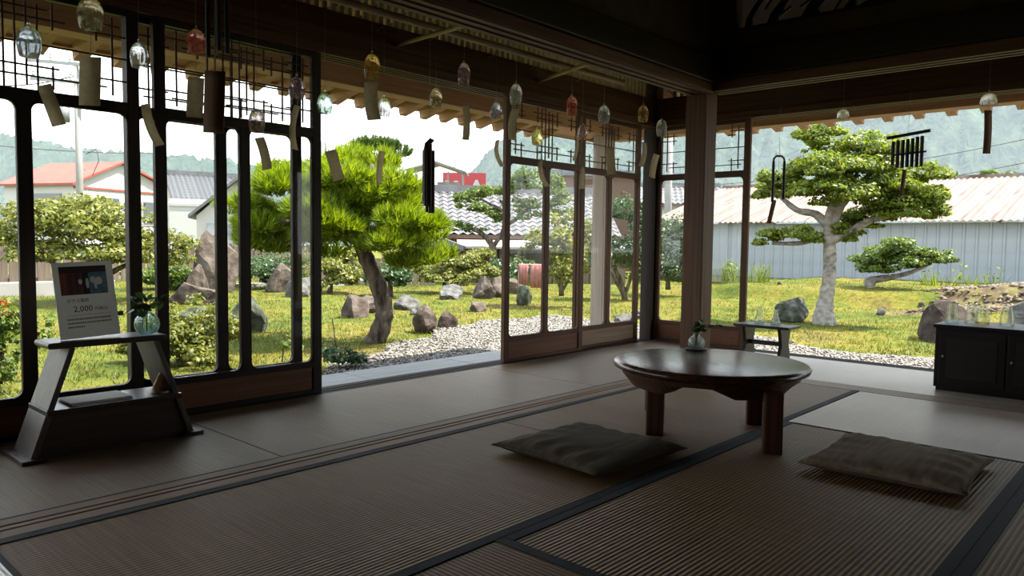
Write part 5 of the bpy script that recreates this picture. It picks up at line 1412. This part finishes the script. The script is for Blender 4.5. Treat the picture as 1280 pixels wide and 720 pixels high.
# ---- bamboo canes under the veranda ceiling
def cane(label, a, b, r):
    a, b = Vector(a), Vector(b); n = max(3, int((b - a).length / .22)); pts, rad = [], []
    for i in range(n + 1):
        for dt, k in ((-.012, 1.0), (0, 1.18), (.012, 1.0)):
            t = min(1, max(0, i / n + dt / (b - a).length)); pts.append(a.lerp(b, t)); rad.append(r * k)
    pts[0] = a; pts[-1] = b
    P2, R2 = [pts[0]], [rad[0]]
    for p, q in zip(pts[1:], rad[1:]):
        if (p - P2[-1]).length > 1e-4: P2.append(p); R2.append(q)
    tag(MB().tube(P2, R2, 10).build('bamboo_cane', MT['bamboo'], None, smooth=True), label, 'bamboo')
cane('long bamboo cane from which the glass chimes hang', (0.2, 2.8, 1.812), (4.10, 2.8, 1.812), .017)
cane('thin bamboo cross stick above the amber chime', (2.30, 2.36, 1.712), (2.63, 3.262, 1.835), .011)
cane('thin bamboo cross stick above the red chime', (3.19, 2.36, 1.712), (3.81, 3.262, 1.835), .011)

# ---- glass wind chimes
BELL = [(0.04, .50), (.16, .485), (.30, .42), (.41, .29), (.48, .12), (.50, -.05), (.475, -.24), (.42, -.42), (.385, -.50)]
DOME = [(0.05, .46), (.2, .44), (.36, .34), (.46, .16), (.50, -.06), (.50, -.30)]
def ribbon(parent, name, a, b, width, bow, mat, facing=0.0, n=9, bowd=0.0):
    a, b = Vector(a), Vector(b)
    w = (RT * math.cos(facing) + FW * math.sin(facing))
    d = (b - a).normalized()
    side = (w - d * w.dot(d)).normalized()
    nrm = d.cross(side)
    mb = MB(); v = []
    for i in range(n + 1):
        t = i / n; off = 4 * t * (1 - t)
        p = a.lerp(b, t) + RT * bow * off + FW * bowd * off
        v += [p - side * width / 2, p + side * width / 2]
    mb.poly(v, [(2 * i, 2 * i + 1, 2 * i + 3, 2 * i + 2) for i in range(n)])
    o = mb.build(name, MT[mat], parent, smooth=True)
    m = o.modifiers.new('thickness', 'SOLIDIFY'); m.thickness = .0012 if mat == 'paper' else .006; m.offset = 0
    return o
def chime(label, px, py, Y, w, h, glass, top, tail=None, prof=BELL, axis='y', tail_mat='paper'):
    P = (at_y if axis == 'y' else at_x)(px, py, Y)
    root = tag(empty('glass_wind_chime', tuple(P)), label, 'wind chime', 'glass wind chimes')
    MB().lathe([(r * w, z * h) for r, z in prof], (0, 0, 0), 22).build('glass_bell', MT[glass], root, smooth=True)
    MB().lathe([(0, .0), (.006, .004), (.007, .010), (.004, .016), (0, .018)], (0, 0, .48 * h), 10).build('top_knob', MT['clear'], root, smooth=True)
    zt = top - P.z
    MB().tube([(0, 0, .5 * h), (0, 0, zt)], .0009, 5).build('string', MT['string'], root)
    MB().tube([(0, 0, .1 * h), (0, 0, -.62 * h)], .0025, 6).build('clapper', MT['clear'], root)
    if axis == 'y' and Y > 3.1:
        MB().tube([(0, 0, zt), (0, .012, zt + .012), (0, 3.266 - Y, zt)], .0018, 5).build('hook', MT['brass'], root)
    if tail:
        (ax, ay), (bx2, by), wd, bow, fac = tail
        A = (at_y if axis == 'y' else at_x)(ax, ay, Y) - P; B2 = (at_y if axis == 'y' else at_x)(bx2, by, Y) - P
        MB().tube([(0, 0, -.6 * h), tuple(A)], .0008, 5).build('tail_string', MT['string'], root)
        ribbon(root, 'paper_tail' if tail_mat == 'paper' else 'wooden_tail', A, B2, wd, bow, tail_mat, fac)
    return root
MT['b_clear'] = glassy('chime_clear', (.92, .95, .96), .5, (.45, .48, .50), (.75, .78, .82), 45, .68, body=1.0)
MT['b_frost'] = glassy('chime_frosted', (.62, .68, .74), .5, (.28, .32, .38), (.62, .68, .74), 18, .52, body=1.0)
MT['b_amber'] = glassy('chime_amber', (.80, .58, .22), .5, (.30, .17, .04), (.55, .30, .06), 40, .56, body=1.0)
MT['b_pebble'] = glassy('chime_pebbled', (.66, .58, .40), .5, (.34, .26, .14), (.80, .76, .62), 50, .56, body=1.0)
MT['b_red'] = glassy('chime_red', (.86, .50, .46), .5, (.40, .10, .08), (.78, .08, .05), 55, .47, body=1.0)
MT['b_redspot'] = glassy('chime_red_spotted', (.88, .82, .80), .5, (.34, .24, .24), (.75, .14, .12), 60, .55, body=1.0)
MT['b_pink'] = glassy('chime_pink', (.74, .58, .62), .5, (.28, .17, .20), (.45, .28, .34), 40, .60, body=1.0)
MT['b_green'] = glassy('chime_green', (.72, .86, .80), .5, (.20, .34, .28), (.06, .25, .12), 55, .55, body=1.0)
MT['b_blue'] = glassy('chime_navy', (.70, .74, .80), .5, (.22, .24, .30), (.04, .05, .12), 55, .52, body=1.0)
MT['b_yellow'] = glassy('chime_yellow', (.90, .86, .42), .5, (.50, .44, .10), (.75, .68, .12), 30, .5, body=1.0)
MT['b_black'] = glassy('chime_black_spotted', (.92, .94, .94), .5, (.45, .47, .48), (.05, .05, .06), 60, .62, body=1.0)
MT['b_brown'] = glassy('chime_brown', (.84, .66, .36), .5, (.34, .20, .06), (.32, .15, .03), 50, .53, body=1.0)
chime('frosted pale glass wind chime with tilted paper strip in front of the lattice', 36, 52, 3.15, .080, .108, 'b_frost', 1.88, ((55, 106), (74, 157), .052, .0, 0.1))
chime('pebbled amber glass wind chime with broad straight paper strip', 113, 17, 2.70, .078, .100, 'b_pebble', 2.254, ((113, 71), (112, 132), .070, .0, 0))
chime('clear glass wind chime with narrow curling paper strip before a door stile', 174, 69, 3.15, .068, .098, 'b_clear', 1.88, ((182, 130), (200, 182), .05, -.012, 1.2))
chime('red dappled glass wind chime with paper strip half hidden by the wooden paddle', 245, 52, 3.15, .074, .102, 'b_red', 1.88, ((245, 97), (243, 147), .066, .0, .2))
chime('red spotted glass wind chime with slanting paper strip in front of a dark stile', 321, 151, 3.15, .072, .102, 'b_redspot', 1.88, ((324, 172), (334, 212), .042, .006, .3))
chime('dark pink glass wind chime with narrow bowed paper strip beside the door edge', 371, 110, 3.15, .076, .102, 'b_pink', 1.88, ((372, 132), (369, 187), .04, -.018, 1.1))
chime('green flecked glass wind chime with tilted brownish paper strip at the doorway edge', 406, 129, 3.2, .074, .100, 'b_green', 1.88, ((413, 188), (424, 225), .055, 0, .2))
chime('deep amber glass wind chime with wide curved paper strip', 465, 83, 2.8, .074, .106, 'b_amber', 1.80, ((464, 102), (468, 150), .062, -.008, 0))
chime('clear grey glass wind chime with narrow paper strip before the pine crown', 480, 134, 3.2, .070, .100, 'b_clear', 1.88, ((478, 189), (474, 230), .04, -.006, .9))
chime('amber topped clear glass wind chime without paper strip', 545, 122, 3.2, .070, .102, 'b_pebble', 1.90)
chime('slim violet glass wind chime with pointed paper strip', 580, 93, 2.8, .066, .112, 'b_pink', 1.80, ((582, 132), (582, 175), .036, .006, .2))
chime('navy spotted glass wind chime with narrow curling paper strip at the door edge', 620, 138, 3.2, .072, .096, 'b_blue', 1.90, ((622, 175), (628, 208), .035, -.02, .8))
chime('black flecked clear glass wind chime with bowed paper strip', 645, 118, 2.8, .070, .112, 'b_black', 1.80, ((645, 136), (641, 175), .045, -.012, .2))
chime('yellow glass wind chime with curling paper strip before the lattice', 671, 171, 3.2, .072, .098, 'b_yellow', 1.90, ((676, 200), (684, 233), .035, -.02, .5))
chime('solid red glass wind chime with thin edge on paper strip', 715, 132, 2.8, .066, .112, 'b_red', 1.80, ((721, 170), (717, 201), .03, .012, 1.0))
chime('small red and white glass wind chime with straight paper strip', 728, 165, 3.2, .066, .106, 'b_redspot', 1.90, ((727, 208), (727, 236), .04, .004, .4))
chime('greenish clear glass wind chime with wide paper strip near corner post', 755, 143, 2.8, .074, .112, 'b_clear', 1.80, ((763, 185), (765, 218), .058, -.004, .1))
chime('brown swirled glass wind chime with curling paper strip before corner post', 804, 142, 2.8, .072, .108, 'b_brown', 2.254, ((805, 178), (801, 208), .036, .012, .3))
chime('clear glass wind chime with bowed paper strip between corner post and inner post', 827, 160, 3.0, .080, .125, 'b_black', 2.254, ((821, 193), (815, 222), .05, -.006, .3))
chime('plain clear dome glass wind chime hanging over the open side', 1054, 144, 5.15, .078, .08, 'b_clear', 1.90, None, DOME, 'x')
chime('clear dome glass wind chime with long wooden tail', 1236, 126, 5.15, .090, .09, 'b_clear', 1.90, ((1235, 138), (1233, 192), .042, .004, 0), DOME, 'x', 'paper_wood')

# ---- tube chimes
t5 = at_y(271, 20, 2.6)
tc = tag(empty('tube_wind_chime', tuple(t5)), 'black tube wind chime with big brown wooden paddle', 'wind chime')
MB().lathe([(0, 0), (.05, 0), (.05, .012), (0, .012)], (0, 0, .26), 18).build('top_disc', MT['tube_black'], tc)
for k, (dx, zb) in enumerate(((-.032, -.145), (-.008, -.11), (.014, -.125), (.034, -.13), (.0, -.10))):
    a = k * 1.257
    off = RT * dx + FW * (.022 * math.sin(a * 1.7))
    MB().tube([tuple(off + UPV * .25), tuple(off + UPV * zb)], .0085, 10).build('tube', MT['tube_black'], tc)
    MB().tube([tuple(off + UPV * .25), tuple(off * .9 + UPV * .262)], .001, 4).build('cord', MT['string'], tc)
MB().tube([(0, 0, .27), (0, 0, 2.25 - t5.z)], .0012, 5).build('string', MT['string'], tc)
A = at_y(269, 89, 2.6) - t5; B2 = at_y(267, 166, 2.6) - t5
MB().tube([(0, 0, .26), tuple(A)], .0015, 5).build('clapper_cord', MT['string'], tc)
ribbon(tc, 'paddle', A, B2, .072, 0, 'paper_wood', 0)
t6 = at_y(537, 180, 2.8)
bc = tag(empty('bamboo_wind_chime', tuple(t6)), 'dark brown bamboo wind chime hanging in the open doorway', 'wind chime')
MB().tube([tuple(-RT * .022 - UPV * .05), tuple(-RT * .012 + UPV * .0), tuple(RT * .006 + UPV * .018), tuple(RT * .016 + UPV * .01)], .013, 8).build('curved_head', MT['tube_brown'], bc, smooth=True)
for k, (dx, dd, z0, z1) in enumerate(((-.026, .0, -.03, -.28), (-.012, .012, -.005, -.33), (.004, -.008, .0, -.335), (.016, .01, -.03, -.335), (-.018, -.015, -.03, -.30))):
    off = RT * dx + FW * dd
    MB().tube([tuple(off + UPV * z0), tuple(off + UPV * z1)], .0095, 9).build('tube', MT['tube_brown'], bc)
MB().tube([(0, 0, .02), (0, 0, 1.80 - t6.z)], .001, 5).build('string', MT['string'], bc)
t7 = at_x(973, 224, 4.9)
ac = tag(empty('arch_wind_chime', tuple(t7)), 'two tube wind chime under a small wooden arch', 'wind chime')
MB().tube([tuple(-RT * .036 + UPV * .115), tuple(-RT * .034 + UPV * .135), tuple(-RT * .018 + UPV * .152), tuple(RT * .018 + UPV * .152), tuple(RT * .034 + UPV * .135), tuple(RT * .036 + UPV * .115)], .007, 8).build('arch', MT['paper_wood'], ac, smooth=True)
for s, zb in ((-1, -.15), (1, -.135)):
    MB().tube([tuple(RT * s * .036 + UPV * .115), tuple(RT * s * .036 + UPV * zb)], .0095, 10).build('tube', MT['tube_black'], ac)
MB().tube([tuple(UPV * .15), tuple(-UPV * .12)], .001, 5).build('clapper_cord', MT['string'], ac)
MB().lathe([(0, -.012), (.012, -.004), (.012, .006), (0, .014)], (0, 0, 0), 10).build('clapper', MT['tube_black'], ac)
MB().tube([(0, 0, .155), (0, 0, 1.70 - t7.z)], .001, 5).build('string', MT['string'], ac)
A = at_x(968, 250, 4.9) - t7; B2 = at_x(961, 279, 4.9) - t7
MB().tube([tuple(-UPV * .12), tuple(A)], .001, 5).build('tail_cord', MT['string'], ac)
ribbon(ac, 'wooden_tail', A, B2, .028, 0, 'paper_wood', 0)
t8 = at_x(1136, 168, 4.9)
xc = tag(empty('bar_wind_chime', tuple(t8)), 'seven tube wind chime hanging from a tilted dark bar', 'wind chime')
b0 = at_x(1109, 173, 4.9) - t8; b1 = at_x(1163, 163, 4.9) - t8
MB().tube([tuple(b0), tuple(b1)], .010, 9).build('bar', MT['tube_brown'], xc)
TX = [(1117, 177, 207), (1123, 176, 210), (1129, 175, 210), (1135, 174, 209), (1141, 173, 209), (1147, 171, 209), (1153, 170, 208)]
for x, y0, y1 in TX:
    a = at_x(x, y0, 4.9) - t8; b = at_x(x - 1.5, y1, 4.9) - t8
    MB().tube([tuple(a), tuple(b)], .0105, 9).build('tube', MT['tube_black'], xc)
    q = b0.lerp(b1, (x - 1109) / 54)
    MB().tube([tuple(a), tuple(q)], .001, 4).build('cord', MT['string'], xc)
MB().tube([tuple(at_x(1118, 194, 4.88) - t8), tuple(at_x(1158, 189, 4.88) - t8)], .006, 8).build('clapper_rod', MT['tube_black'], xc)
MB().tube([tuple(b0.lerp(b1, .5)), (0, 0, 1.70 - t8.z)], .001, 5).build('string', MT['string'], xc)
ribbon(xc, 'wooden_tail', at_x(1131, 212, 4.9) - t8, at_x(1126, 245, 4.9) - t8, .022, 0, 'paper_wood', 0)

# lettering becomes mesh
dg = bpy.context.evaluated_depsgraph_get()
for o in [o for o in COL.objects if o.type == 'FONT']:
    me = bpy.data.meshes.new_from_object(o.evaluated_get(dg))
    n = bpy.data.objects.new('lettering', me); COL.objects.link(n)
    n.parent = o.parent; n.location = o.location; n.rotation_euler = o.rotation_euler; n.scale = o.scale
    bpy.data.objects.remove(o, do_unlink=True)
